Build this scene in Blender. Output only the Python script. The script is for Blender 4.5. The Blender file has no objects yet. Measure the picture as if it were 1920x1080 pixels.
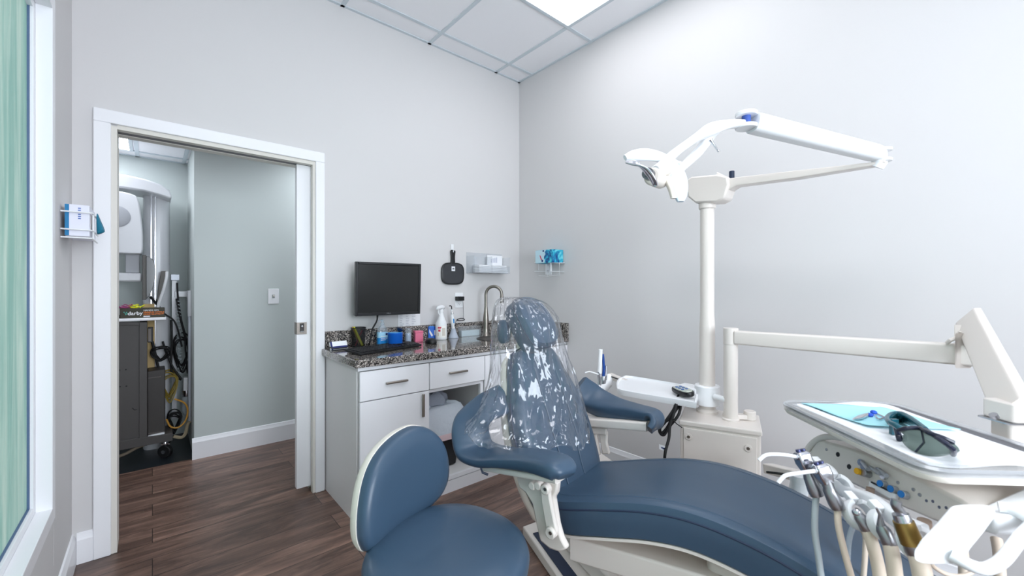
import bpy, bmesh, math, random
from mathutils import Vector, Matrix
random.seed(7)
SC = bpy.context.scene
COL = SC.collection
H = 1.22                       # camera height
F = 780.0; CA, SA = .654, .7565
PI = math.pi
D = 2.653                      # back wall
XR, XL = 2.374, -.268          # right and left walls
YS = -1.75                     # wall behind the camera
CZ = H + 1.757                 # ceiling

# ---------- measuring helpers: a direction of sight cut with a real plane ----------
def ray(u, v):
    r = (u-960)/F
    return Vector((CA+SA*r, SA-CA*r, (540-v)/F))
def W(u, v, k):
    p = ray(u, v)*k; return Vector((p.x, p.y, p.z+H))
def oy(u, v, y):
    d = ray(u, v); p = d*(y/d.y); return Vector((p.x, p.y, p.z+H))
def ox(u, v, x):
    d = ray(u, v); p = d*(x/d.x); return Vector((p.x, p.y, p.z+H))
def oz(u, v, z):
    d = ray(u, v); p = d*((z-H)/d.z); return Vector((p.x, p.y, p.z+H))

# ---------- materials ----------
def lin(c):
    return tuple((x/255/12.92 if x/255 <= .04045 else ((x/255+.055)/1.055)**2.4) for x in c)+(1,)
MATS = {}
def mat(name, rgb, rough=.5, metal=0, spec=.5, trans=0, emis=None, es=0, coat=0, bump=None, alpha=1, var=0, ior=1.45):
    m = bpy.data.materials.new(name); m.use_nodes = True
    nt = m.node_tree; b = nt.nodes['Principled BSDF']
    b.inputs['Base Color'].default_value = lin(rgb)
    b.inputs['Roughness'].default_value = rough
    b.inputs['Metallic'].default_value = metal
    b.inputs['Specular IOR Level'].default_value = spec
    b.inputs['Transmission Weight'].default_value = trans
    b.inputs['Coat Weight'].default_value = coat
    b.inputs['Coat Roughness'].default_value = .1
    b.inputs['Alpha'].default_value = alpha
    b.inputs['IOR'].default_value = ior
    if emis:
        b.inputs['Emission Color'].default_value = lin(emis); b.inputs['Emission Strength'].default_value = es
    if bump or var:
        tc = nt.nodes.new('ShaderNodeTexCoord')
        n = nt.nodes.new('ShaderNodeTexNoise'); n.inputs['Scale'].default_value = (bump or (40,))[0]
        n.inputs['Detail'].default_value = 5
        nt.links.new(tc.outputs['Object'], n.inputs['Vector'])
        if bump:
            bp = nt.nodes.new('ShaderNodeBump'); bp.inputs['Strength'].default_value = bump[1]
            bp.inputs['Distance'].default_value = bump[2] if len(bump) > 2 else .002
            nt.links.new(n.outputs['Fac'], bp.inputs['Height']); nt.links.new(bp.outputs['Normal'], b.inputs['Normal'])
        if var:
            n2 = nt.nodes.new('ShaderNodeTexNoise'); n2.inputs['Scale'].default_value = 6; n2.inputs['Detail'].default_value = 3
            nt.links.new(tc.outputs['Object'], n2.inputs['Vector'])
            mx = nt.nodes.new('ShaderNodeMixRGB'); mx.blend_type = 'MIX'
            c = lin(rgb); mx.inputs[1].default_value = tuple(x*(1-var) for x in c[:3])+(1,); mx.inputs[2].default_value = tuple(min(1, x*(1+var)) for x in c[:3])+(1,)
            nt.links.new(n2.outputs['Fac'], mx.inputs[0]); nt.links.new(mx.outputs[0], b.inputs['Base Color'])
    MATS[name] = m
    return m
WALL = mat('wall_paint', (214,212,212), .75, bump=(180,.12,.0006))
HALLW = mat('hall_paint', (196,203,201), .75, bump=(180,.12,.0006))
CEILM = mat('ceiling_tile', (244,243,246), .9, bump=(260,.35,.0015))
GRIDM = mat('ceiling_grid', (206,214,220), .5)
TRIM = mat('white_trim', (240,240,243), .35)
SOFTW = mat('cabinet_white', (236,235,239), .32)
CREAM = mat('cream_enamel', (226,218,211), .3, coat=.3)
CREAM2 = mat('cream_plastic', (236,228,218), .4)
WHITE = mat('white_plastic', (240,241,243), .3)
BLUE = mat('blue_vinyl', (56,77,98), .38, coat=.06, bump=(300,.06,.0006))
BLUED = mat('blue_piping', (38,50,74), .45)
BLACK = mat('black_plastic', (22,23,26), .38)
BLACKG = mat('black_gloss', (14,15,17), .15)
RUB = mat('black_rubber', (18,18,20), .6)
CHROME = mat('chrome', (205,206,212), .16, 1)
STEEL = mat('brushed_nickel', (150,143,136), .32, 1)
SATIN = mat('satin_steel', (170,170,174), .3, 1)
BRASS = mat('brass', (176,146,84), .28, 1)
SILV = mat('silver_plastic', (176,180,188), .35, .3)
CARTM = mat('cart_grey', (78,75,74), .5)
CARTD = mat('tower_dark', (58,54,52), .45)
PAPER = mat('paper_white', (240,241,244), .8)
CYAN = mat('cyan_bib', (172,228,238), .8, bump=(90,.3,.001))
PINK = mat('pink_plastic', (232,118,150), .4)
PINKB = mat('pink_bag', (226,200,204), .6)
ROYAL = mat('royal_blue', (18,100,205), .35)
BLUEL = mat('blue_label', (34,140,214), .4)
TEAL = mat('teal_glove', (16,112,140), .5)
NAVY = mat('navy_print', (26,42,110), .5)
RED = mat('red_print', (214,32,72), .5)
YEL = mat('highlighter_yellow', (226,226,20), .45)
ORANGE = mat('orange_plastic', (232,120,20), .45)
YELB = mat('amber_button', (240,180,30), .4)
TAN = mat('tan_hose', (226,208,190), .45)
GREYH = mat('grey_hose', (176,184,188), .4)
WOODP = mat('pencil_wood', (206,160,80), .6)
CARD = mat('cardboard_tan', (208,180,128), .8)
OLIVE = mat('dark_olive_box', (48,44,26), .5)
BAGW = mat('bin_liner', (214,222,232), .35, bump=(28,.7,.01))
HEADG = mat('clear_lightshield', (214,228,242), .12, spec=.6)
PINKR = mat('maroon_band', (150,60,110), .6)
PURP = mat('purple_band', (128,96,190), .6)
DARKT = mat('dark_tile', (30,36,40), .3)
LENS = mat('smoked_lens', (126,140,134), .08, trans=.75, ior=1.05)
SCREEN = mat('screen_black', (30,31,31), .22)
MESHB = None

def node_mat(name):
    m = bpy.data.materials.new(name); m.use_nodes = True
    nt = m.node_tree; b = nt.nodes['Principled BSDF']; MATS[name] = m
    return m, nt, b
def N(nt, t, **kw):
    n = nt.nodes.new(t)
    for k, v in kw.items(): setattr(n, k, v)
    return n

def floor_material():
    m, nt, b = node_mat('wood_plank_floor')
    tc = N(nt, 'ShaderNodeTexCoord')
    br = N(nt, 'ShaderNodeTexBrick'); br.offset = .37; br.offset_frequency = 2
    br.inputs['Scale'].default_value = 1; br.inputs['Brick Width'].default_value = 1.15; br.inputs['Row Height'].default_value = .155
    br.inputs['Mortar Size'].default_value = .0016; br.inputs['Mortar Smooth'].default_value = .1; br.inputs['Bias'].default_value = 0
    br.inputs['Color1'].default_value = (0,0,0,1); br.inputs['Color2'].default_value = (1,1,1,1); br.inputs['Mortar'].default_value = (.4,.4,.4,1)
    nt.links.new(tc.outputs['Object'], br.inputs['Vector'])
    mp = N(nt, 'ShaderNodeMapping'); mp.inputs['Scale'].default_value = (1.3, 9, 1)
    nt.links.new(tc.outputs['Object'], mp.inputs['Vector'])
    # offset the grain per plank
    add = N(nt, 'ShaderNodeVectorMath', operation='ADD'); mul = N(nt, 'ShaderNodeVectorMath', operation='SCALE'); mul.inputs['Scale'].default_value = 7
    nt.links.new(br.outputs['Color'], mul.inputs[0]); nt.links.new(mp.outputs[0], add.inputs[0]); nt.links.new(mul.outputs[0], add.inputs[1])
    n = N(nt, 'ShaderNodeTexNoise'); n.inputs['Scale'].default_value = 1.4; n.inputs['Detail'].default_value = 9; n.inputs['Roughness'].default_value = .68; n.inputs['Distortion'].default_value = 1.1
    nt.links.new(add.outputs[0], n.inputs['Vector'])
    cr = N(nt, 'ShaderNodeValToRGB'); e = cr.color_ramp.elements
    e[0].position = .3; e[0].color = lin((62,45,39)); e[1].position = .74; e[1].color = lin((168,136,118))
    x = e.new(.45); x.color = lin((96,73,63)); x = e.new(.58); x.color = lin((126,98,85))
    nt.links.new(n.outputs['Fac'], cr.inputs['Fac'])
    tint = N(nt, 'ShaderNodeMixRGB', blend_type='MULTIPLY'); tint.inputs[0].default_value = .55
    rm = N(nt, 'ShaderNodeMapRange'); rm.inputs['To Min'].default_value = .6; rm.inputs['To Max'].default_value = 1.15
    nt.links.new(br.outputs['Color'], rm.inputs['Value']); nt.links.new(cr.outputs[0], tint.inputs[1]); nt.links.new(rm.outputs[0], tint.inputs[2])
    mm = N(nt, 'ShaderNodeMixRGB'); mm.inputs[2].default_value = lin((30,20,17))
    nt.links.new(br.outputs['Fac'], mm.inputs[0]); nt.links.new(tint.outputs[0], mm.inputs[1]); nt.links.new(mm.outputs[0], b.inputs['Base Color'])
    b.inputs['Roughness'].default_value = .33
    bp = N(nt, 'ShaderNodeBump'); bp.inputs['Strength'].default_value = .15; bp.inputs['Distance'].default_value = .002
    nt.links.new(n.outputs['Fac'], bp.inputs['Height']); nt.links.new(bp.outputs[0], b.inputs['Normal'])
    return m
def granite_material():
    m, nt, b = node_mat('granite')
    tc = N(nt, 'ShaderNodeTexCoord')
    v = N(nt, 'ShaderNodeTexVoronoi'); v.inputs['Scale'].default_value = 230
    n = N(nt, 'ShaderNodeTexNoise'); n.inputs['Scale'].default_value = 100; n.inputs['Detail'].default_value = 4
    for q in (v, n): nt.links.new(tc.outputs['Object'], q.inputs['Vector'])
    s = N(nt, 'ShaderNodeSeparateColor'); nt.links.new(v.outputs['Color'], s.inputs[0])
    ad = N(nt, 'ShaderNodeMath', operation='MULTIPLY_ADD'); ad.inputs[1].default_value = .5
    nt.links.new(s.outputs[0], ad.inputs[0]); 
    sc = N(nt, 'ShaderNodeMath', operation='MULTIPLY'); sc.inputs[1].default_value = .55
    nt.links.new(n.outputs['Fac'], sc.inputs[0]); nt.links.new(sc.outputs[0], ad.inputs[2])
    cr = N(nt, 'ShaderNodeValToRGB'); cr.color_ramp.interpolation = 'CONSTANT'; e = cr.color_ramp.elements
    e[0].position = 0; e[0].color = lin((26,26,28)); e[1].position = .74; e[1].color = lin((206,198,190))
    for p, c in ((.42,(70,68,68)),(.5,(122,114,108)),(.61,(158,150,144))): x = e.new(p); x.color = lin(c)
    nt.links.new(ad.outputs[0], cr.inputs['Fac']); nt.links.new(cr.outputs[0], b.inputs['Base Color'])
    b.inputs['Roughness'].default_value = .1; b.inputs['Coat Weight'].default_value = .4; b.inputs['Coat Roughness'].default_value = .05
    return m
def facing(nt, lo, hi, pw, bp=None):     # edge-on sheen, the same from both sides of a thin sheet
    lw = N(nt, 'ShaderNodeLayerWeight'); lw.inputs[0].default_value = .5
    if bp: nt.links.new(bp.outputs[0], lw.inputs['Normal'])
    p = N(nt, 'ShaderNodeMath', operation='POWER'); p.inputs[1].default_value = pw; nt.links.new(lw.outputs['Facing'], p.inputs[0])
    m = N(nt, 'ShaderNodeMath', operation='MULTIPLY_ADD'); m.inputs[1].default_value = hi-lo; m.inputs[2].default_value = lo; m.use_clamp = True
    nt.links.new(p.outputs[0], m.inputs[0]); return m
def film_material():
    m, nt, b = node_mat('clear_film')
    nt.nodes.remove(b); out = nt.nodes['Material Output']
    tc = N(nt, 'ShaderNodeTexCoord')
    mp = N(nt, 'ShaderNodeMapping'); mp.inputs['Scale'].default_value = (1,1,.22); mp.inputs['Rotation'].default_value = (.12,.25,.1)
    nt.links.new(tc.outputs['Object'], mp.inputs[0])
    n = N(nt, 'ShaderNodeTexNoise'); n.inputs['Scale'].default_value = 8; n.inputs['Detail'].default_value = 1.2; n.inputs['Distortion'].default_value = .8
    nt.links.new(mp.outputs[0], n.inputs['Vector'])
    v = N(nt, 'ShaderNodeTexVoronoi'); v.feature = 'DISTANCE_TO_EDGE'; v.inputs['Scale'].default_value = 5
    dm = N(nt, 'ShaderNodeMixRGB'); dm.inputs[0].default_value = .35
    nt.links.new(mp.outputs[0], dm.inputs[1]); nt.links.new(n.outputs['Color'], dm.inputs[2]); nt.links.new(dm.outputs[0], v.inputs['Vector'])
    ad = N(nt, 'ShaderNodeMath', operation='ADD'); mn = N(nt, 'ShaderNodeMath', operation='MULTIPLY'); mn.inputs[1].default_value = 1.6
    nt.links.new(v.outputs['Distance'], mn.inputs[0]); nt.links.new(mn.outputs[0], ad.inputs[0]); nt.links.new(n.outputs['Fac'], ad.inputs[1])
    bp = N(nt, 'ShaderNodeBump'); bp.inputs['Strength'].default_value = .8; bp.inputs['Distance'].default_value = .03
    nt.links.new(ad.outputs[0], bp.inputs['Height'])
    g = N(nt, 'ShaderNodeBsdfGlossy'); g.inputs['Roughness'].default_value = .09; nt.links.new(bp.outputs[0], g.inputs['Normal'])
    t = N(nt, 'ShaderNodeBsdfTransparent'); t.inputs[0].default_value = (.97,.975,.985,1)
    df = N(nt, 'ShaderNodeBsdfTranslucent'); df.inputs[0].default_value = (.9,.92,.97,1)
    d2 = N(nt, 'ShaderNodeBsdfDiffuse'); d2.inputs[0].default_value = (.9,.92,.97,1)
    m0 = N(nt, 'ShaderNodeMixShader'); nt.links.new(df.outputs[0], m0.inputs[1]); nt.links.new(d2.outputs[0], m0.inputs[2])
    m1 = N(nt, 'ShaderNodeMixShader'); m1.inputs[0].default_value = .035; nt.links.new(t.outputs[0], m1.inputs[1]); nt.links.new(m0.outputs[0], m1.inputs[2])
    fm = facing(nt, .07, .8, 3.2, bp)
    m2 = N(nt, 'ShaderNodeMixShader'); nt.links.new(fm.outputs[0], m2.inputs[0]); nt.links.new(m1.outputs[0], m2.inputs[1]); nt.links.new(g.outputs[0], m2.inputs[2])
    nt.links.new(m2.outputs[0], out.inputs['Surface'])
    return m
def clear_material(name, col=(.96,.97,.98,1), mix=.12, fr_ior=1.45, rough=.05):
    m, nt, b = node_mat(name); nt.nodes.remove(b); out = nt.nodes['Material Output']
    t = N(nt, 'ShaderNodeBsdfTransparent'); t.inputs[0].default_value = col
    d = N(nt, 'ShaderNodeBsdfDiffuse'); d.inputs[0].default_value = (.9,.92,.95,1)
    g = N(nt, 'ShaderNodeBsdfGlossy'); g.inputs['Roughness'].default_value = rough
    a = N(nt, 'ShaderNodeMixShader'); a.inputs[0].default_value = mix; nt.links.new(t.outputs[0], a.inputs[1]); nt.links.new(d.outputs[0], a.inputs[2])
    f = facing(nt, .05, .6, 3)
    c = N(nt, 'ShaderNodeMixShader'); nt.links.new(f.outputs[0], c.inputs[0]); nt.links.new(a.outputs[0], c.inputs[1]); nt.links.new(g.outputs[0], c.inputs[2])
    nt.links.new(c.outputs[0], out.inputs['Surface'])
    return m
def frosted_material():
    m, nt, b = node_mat('frosted_green_glass'); nt.nodes.remove(b); out = nt.nodes['Material Output']
    tc = N(nt, 'ShaderNodeTexCoord'); mp = N(nt, 'ShaderNodeMapping'); mp.inputs['Scale'].default_value = (1, 9, .8)
    nt.links.new(tc.outputs['Object'], mp.inputs[0])
    n = N(nt, 'ShaderNodeTexNoise'); n.inputs['Scale'].default_value = 2.2; n.inputs['Detail'].default_value = 6; n.inputs['Distortion'].default_value = .8
    nt.links.new(mp.outputs[0], n.inputs['Vector'])
    cr = N(nt, 'ShaderNodeValToRGB'); e = cr.color_ramp.elements
    e[0].position = .35; e[0].color = lin((176,206,196)); e[1].position = .66; e[1].color = lin((214,226,216))
    nt.links.new(n.outputs['Fac'], cr.inputs['Fac'])
    t = N(nt, 'ShaderNodeBsdfTranslucent'); d = N(nt, 'ShaderNodeBsdfDiffuse')
    nt.links.new(cr.outputs[0], t.inputs[0]); nt.links.new(cr.outputs[0], d.inputs[0])
    a = N(nt, 'ShaderNodeMixShader'); a.inputs[0].default_value = .5; nt.links.new(t.outputs[0], a.inputs[1]); nt.links.new(d.outputs[0], a.inputs[2])
    n2 = N(nt, 'ShaderNodeTexNoise'); n2.inputs['Scale'].default_value = 9; n2.inputs['Distortion'].default_value = 2; nt.links.new(mp.outputs[0], n2.inputs['Vector'])
    bp = N(nt, 'ShaderNodeBump'); bp.inputs['Strength'].default_value = .6; bp.inputs['Distance'].default_value = .01; nt.links.new(n2.outputs['Fac'], bp.inputs['Height'])
    g = N(nt, 'ShaderNodeBsdfGlossy'); g.inputs['Roughness'].default_value = .3; nt.links.new(bp.outputs[0], g.inputs['Normal']); nt.links.new(bp.outputs[0], d.inputs['Normal'])
    c = N(nt, 'ShaderNodeMixShader'); c.inputs[0].default_value = .07; nt.links.new(a.outputs[0], c.inputs[1]); nt.links.new(g.outputs[0], c.inputs[2])
    nt.links.new(c.outputs[0], out.inputs['Surface'])
    return m
def mesh_cup_material():
    m, nt, b = node_mat('wire_mesh'); out = nt.nodes['Material Output']
    b.inputs['Base Color'].default_value = lin((20,20,22)); b.inputs['Roughness'].default_value = .5
    b.inputs['Alpha'].default_value = .66
    return m
def wave_box_material():
    m, nt, b = node_mat('tissue_box_print')
    tc = N(nt, 'ShaderNodeTexCoord'); n = N(nt, 'ShaderNodeTexNoise'); n.inputs['Scale'].default_value = 16; n.inputs['Detail'].default_value = 5; n.inputs['Distortion'].default_value = 1.5
    nt.links.new(tc.outputs['Object'], n.inputs['Vector'])
    cr = N(nt, 'ShaderNodeValToRGB'); e = cr.color_ramp.elements
    e[0].position = .35; e[0].color = lin((18,52,120)); e[1].position = .7; e[1].color = lin((160,226,236))
    for p, c in ((.44,(20,120,176)),(.52,(36,176,206)),(.6,(90,206,222))): x = e.new(p); x.color = lin(c)
    nt.links.new(n.outputs['Fac'], cr.inputs['Fac']); nt.links.new(cr.outputs[0], b.inputs['Base Color'])
    return m
FLOORM = floor_material(); GRAN = granite_material(); FILM = film_material(); FROST = frosted_material()
CLEAR = clear_material('clear_acrylic'); CLEARB = clear_material('clear_bottle', (.85,.92,.97,1), .15); MESHB = mesh_cup_material(); WAVE = wave_box_material()
TRAYF = clear_material('tray_sleeve', (.9,.91,.93,1), .3, 1.6, .12)
HOSEC = clear_material('clear_hose', (.85,.88,.9,1), .3)
LIGHTM = mat('lit_diffuser', (255,255,255), .6, emis=(250,250,255), es=3.5)
LIGHTB = mat('lit_diffuser_rear', (255,255,255), .6, emis=(250,250,255), es=7.5)
HLIGHT = mat('hall_diffuser', (255,255,255), .6, emis=(240,246,255), es=7.5)

# ---------- mesh helpers ----------
class MB:
    def __init__(s): s.v = []; s.f = []
    def add(s, vs, fs):
        o = len(s.v); s.v += [Vector(x) for x in vs]; s.f += [tuple(i+o for i in f) for f in fs]; return s
    def box(s, a, b):
        x0,y0,z0 = [min(a[i],b[i]) for i in range(3)]; x1,y1,z1 = [max(a[i],b[i]) for i in range(3)]
        return s.add([(x0,y0,z0),(x1,y0,z0),(x1,y1,z0),(x0,y1,z0),(x0,y0,z1),(x1,y0,z1),(x1,y1,z1),(x0,y1,z1)],
                     [(0,3,2,1),(4,5,6,7),(0,1,5,4),(1,2,6,5),(2,3,7,6),(3,0,4,7)])
    def obox(s, c, ax, ay, az):   # oriented box, half-axis vectors
        c, ax, ay, az = map(Vector, (c,ax,ay,az)); vs = []
        if ax.cross(ay).dot(az) < 0: az = -az
        for k in (-1,1):
            for i, j in ((-1,-1),(1,-1),(1,1),(-1,1)): vs.append(c+ax*i+ay*j+az*k)
        return s.add(vs, [(0,3,2,1),(4,5,6,7),(0,1,5,4),(1,2,6,5),(2,3,7,6),(3,0,4,7)])
    def bar(s, a, b, w, h, up=(0,0,1)):   # a box beam from a to b, width w, height h
        a, b = Vector(a), Vector(b); d = (b-a); n = d.normalized(); up = Vector(up)
        side = n.cross(up).normalized(); u = side.cross(n).normalized()
        return s.obox((a+b)/2, d/2, side*w/2, u*h/2)
    def loft(s, rings, caps=True, closed=False):
        n = len(rings[0]); vs = [p for r in rings for p in r]; fs = []
        m = len(rings)
        for i in range(m if closed else m-1):
            j = (i+1) % m
            for k in range(n):
                l = (k+1) % n
                fs.append((i*n+k, i*n+l, j*n+l, j*n+k))
        if caps and not closed:
            fs.append(tuple(range(n))[::-1]); fs.append(tuple((m-1)*n+k for k in range(n)))
        return s.add(vs, fs)
    def tube(s, pts, r, n=10, caps=True):
        pts = [Vector(p) for p in pts]; R = r if isinstance(r, (list,tuple)) else [r]*len(pts)
        rings = []; up = None
        for i, p in enumerate(pts):
            t = (pts[min(i+1,len(pts)-1)]-pts[max(i-1,0)]).normalized()
            if up is None:
                up = Vector((0,0,1)) if abs(t.z) < .9 else Vector((1,0,0))
            a = (up - t*up.dot(t))
            if a.length < 1e-5: a = t.orthogonal()
            a.normalize(); up = a; b = t.cross(a)
            rings.append([p + (a*math.cos(2*PI*k/n)+b*math.sin(2*PI*k/n))*R[i] for k in range(n)])
        return s.loft(rings, caps)
    def cyl(s, a, b, r, n=24, r2=None):
        return s.tube([a,b], [r, r if r2 is None else r2], n)
    def lathe(s, base, prof, n=28, axis=(0,0,1)):   # prof [(radius, height)]
        base = Vector(base); ax = Vector(axis).normalized(); a = ax.orthogonal().normalized(); b = ax.cross(a)
        rings = [[base+ax*h+(a*math.cos(2*PI*k/n)+b*math.sin(2*PI*k/n))*max(r,.0002) for k in range(n)] for r, h in prof]
        return s.loft(rings)
    def prism(s, poly, off):    # poly of 3D points, extruded by off
        off = Vector(off); poly = [Vector(p) for p in poly]
        return s.loft([poly, [p+off for p in poly]])
    def sphere(s, c, r, n=16, sc=(1,1,1)):
        c = Vector(c); rings = []
        for i in range(1, n//2):
            t = PI*i/(n//2)
            rings.append([c+Vector((r*sc[0]*math.sin(t)*math.cos(2*PI*k/n), r*sc[1]*math.sin(t)*math.sin(2*PI*k/n), -r*sc[2]*math.cos(t))) for k in range(n)])
        return s.loft(rings)
    def pad(s, M, outline, prof):    # outline in the local xy plane of M; prof [(inset scale, z)]
        cx = sum(p[0] for p in outline)/len(outline); cy = sum(p[1] for p in outline)/len(outline)
        rings = []
        for ins, z in prof:
            ring = []
            for x, y in outline:
                dx, dy = x-cx, y-cy; L = math.hypot(dx, dy) or 1
                q = max(0, (L-ins)/L); ring.append(M @ Vector((cx+dx*q, cy+dy*q, z)))
            rings.append(ring)
        return s.loft(rings)
def cat(pts, n=6, closed=False):
    pts = [Vector(p) for p in pts]; out = []; m = len(pts)
    rng = range(m) if closed else range(m-1)
    for i in rng:
        if closed: p0,p1,p2,p3 = pts[(i-1)%m],pts[i],pts[(i+1)%m],pts[(i+2)%m]
        else: p0,p1,p2,p3 = pts[max(i-1,0)],pts[i],pts[i+1],pts[min(i+2,m-1)]
        for k in range(n):
            t = k/n
            out.append(.5*((2*p1)+(-p0+p2)*t+(2*p0-5*p1+4*p2-p3)*t*t+(-p0+3*p1-3*p2+p3)*t**3))
    if not closed: out.append(pts[-1])
    return out
def sup(a, b, e=4, n=28):   # superellipse section
    o = []
    for k in range(n):
        t = 2*PI*k/n; c, s_ = math.cos(t), math.sin(t)
        o.append((a*math.copysign(abs(c)**(2/e), c), b*math.copysign(abs(s_)**(2/e), s_)))
    return o
def rrect(w, h, r, n=6):
    o = []
    for cx, cy, a0 in ((w/2-r,h/2-r,0),(-w/2+r,h/2-r,90),(-w/2+r,-h/2+r,180),(w/2-r,-h/2+r,270)):
        for k in range(n+1):
            a = math.radians(a0+90*k/n); o.append((cx+r*math.cos(a), cy+r*math.sin(a)))
    return o
def frame(o, x, y):
    x = Vector(x).normalized(); y = Vector(y); y = (y-x*y.dot(x)).normalized(); z = x.cross(y)
    return Matrix(((x.x,y.x,z.x,o[0]),(x.y,y.y,z.y,o[1]),(x.z,y.z,z.z,o[2]),(0,0,0,1)))

ROOT = {}
def rootloc(o):
    while o.parent: o = o.parent
    return o.location
def obj(name, mb, m, parent=None, bevel=0, smooth=True, sub=0, solid=0, flat=False, origin=None, recalc=True):
    me = bpy.data.meshes.new(name)
    if parent: base = Vector(rootloc(parent))
    elif origin is not None: base = Vector(origin)
    else:
        xs = [v.x for v in mb.v]; ys = [v.y for v in mb.v]; zs = [v.z for v in mb.v]
        base = Vector(((min(xs)+max(xs))/2, (min(ys)+max(ys))/2, min(zs)))
    me.from_pydata([tuple(v-base) for v in mb.v], [], mb.f)
    if recalc:
        bm = bmesh.new(); bm.from_mesh(me); bmesh.ops.recalc_face_normals(bm, faces=bm.faces); bm.to_mesh(me); bm.free()
    me.materials.append(m)
    o = bpy.data.objects.new(name, me); COL.objects.link(o)
    if parent: o.parent = parent
    else: o.location = base
    if smooth and not flat:
        for p in me.polygons: p.use_smooth = True
    if bevel:
        b = o.modifiers.new('Bevel', 'BEVEL'); b.width = bevel; b.segments = 2; b.limit_method = 'ANGLE'; b.angle_limit = math.radians(40)
    if sub:
        b = o.modifiers.new('Sub', 'SUBSURF'); b.levels = sub; b.render_levels = sub
    if solid:
        b = o.modifiers.new('Solid', 'SOLIDIFY'); b.thickness = solid; b.offset = 0
    if smooth and not flat:
        try:
            me.set_sharp_from_angle(angle=math.radians(38))
        except Exception: pass
    return o
def tag(o, label, catg, group=None):
    o['label'] = label; o['category'] = catg
    if group: o['group'] = group
    return o
def thing(name, loc, label, catg, group=None):
    o = bpy.data.objects.new(name, None); o.empty_display_size = .05; COL.objects.link(o)
    o.location = loc; return tag(o, label, catg, group)
def struct(name, mb, m, parent=None, **kw):
    o = obj(name, mb, m, parent, **kw)
    if not parent: o['kind'] = 'structure'
    return o
def sthing(name, loc):
    o = bpy.data.objects.new(name, None); o.empty_display_size = .05; COL.objects.link(o); o.location = loc; o['kind'] = 'structure'; return o
def text(name, s, M, size, m, parent, ext=.0004, w=None):
    cu = bpy.data.curves.new(name, 'FONT'); cu.body = s; cu.size = size; cu.extrude = ext; cu.resolution_u = 3
    if w: cu.offset = w
    t = bpy.data.objects.new(name, cu); COL.objects.link(t)
    dg = bpy.context.evaluated_depsgraph_get(); me = bpy.data.meshes.new_from_object(t.evaluated_get(dg))
    COL.objects.unlink(t); bpy.data.objects.remove(t)
    base = Vector(rootloc(parent)); me.transform(M); me.transform(Matrix.Translation(-base))
    me.materials.clear(); me.materials.append(m)
    o = bpy.data.objects.new(name, me); COL.objects.link(o); o.parent = parent; return o

# =====================================================================  ROOM
T = .12
# openings
DX0, DX1, DZ = -.135, .735, 1.965       # doorway in the back wall
WY0, WY1, WZ0, WZ1 = -.6, 2.14, .42, 2.22    # window in the left wall
b = MB().box((XL-T,YS-.1,-.05),(XR+.1,D+.12,0)).box((XL-T-1.3,D+.12,-.05),(3.2,3.74,0))
struct('floor', b, FLOORM, flat=True, origin=(0,0,0))
b = MB().box((XL-T-1.3,3.74,-.05),(3.2,4.6,0)); struct('floor_alcove', b, DARKT, flat=True)
b = MB().box((XL-T,YS-.1,CZ),(XR+.1,D+.12,CZ+.05)); struct('ceiling', b, CEILM, flat=True)
b = MB().box((XL,D,0),(DX0,D+T,CZ)).box((DX0,D,DZ),(DX1,D+T,CZ)).box((DX1,D,0),(XR,D+.025,CZ)).box((DX1,D+.095,0),(XR,D+T,CZ)).box((XL-1.3,D+T-.02,0),(XL,D+T,CZ))
struct('wall_back', b, WALL, flat=True)
b = MB().box((XR,YS,0),(XR+.1,D+T,CZ)); struct('wall_right', b, WALL, flat=True)
b = MB().box((XL-T,YS,0),(XL,WY0,CZ)).box((XL-T,WY1,0),(XL,D+T-.02,CZ)).box((XL-T,WY0,0),(XL,WY1,WZ0)).box((XL-T,WY0,WZ1),(XL,WY1,CZ))
struct('wall_left', b, WALL, flat=True)
SX0, SX1, SZ0, SZ1 = -.1, 1.5, .9, 2.3
b = MB().box((XL-T,YS-.1,0),(SX0,YS,CZ)).box((SX1,YS-.1,0),(XR+.1,YS,CZ)).box((SX0,YS-.1,0),(SX1,YS,SZ0)).box((SX0,YS-.1,SZ1),(SX1,YS,CZ))
struct('wall_front', b, WALL, flat=True)
# raised flat surround of the side window, then white frame and frosted pane
t = sthing('window_1', (XL, WY1, WZ0))
b = MB()
for q in ((WY1,WY1+.09,WZ0-.17,WZ1+.09),): b.box((XL,q[0],q[2]),(XL+.008,q[1],q[3]))
b.box((XL,WY0-.09,WZ0-.17),(XL+.008,WY1,WZ0)).box((XL,WY0-.09,WZ1),(XL+.008,WY1,WZ1+.09))
obj('window_casing', b, WALL, t, bevel=.003, flat=True)
b = MB()
for d0, d1, w in ((-.028,.012,.05),(-.055,-.028,.075)):
    b.box((XL+d0,WY1-w,WZ0),(XL+d1,WY1,WZ1)).box((XL+d0,WY0,WZ0),(XL+d1,WY0+w,WZ1))
    b.box((XL+d0,WY0+w,WZ0),(XL+d1,WY1-w,WZ0+w)).box((XL+d0,WY0+w,WZ1-w),(XL+d1,WY1-w,WZ1))
obj('window_frame', b, TRIM, t, bevel=.002, flat=True)
b = MB().box((XL-.050,WY0+.07,WZ0+.07),(XL-.042,WY1-.07,WZ1-.07)); obj('frosted_pane', b, FROST, t, flat=True)
b = MB()
for z0,z1,y0,y1 in ((WZ0+.072,WZ1-.072,WY1-.078,WY1-.072),): b.box((XL-.042,y0,z0),(XL-.036,y1,z1))
b.box((XL-.042,WY0+.075,WZ0+.072),(XL-.036,WY1-.078,WZ0+.078))
obj('glazing_seal', b, mat('seal_blue_grey', (84,106,140), .5), t, flat=True)
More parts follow.
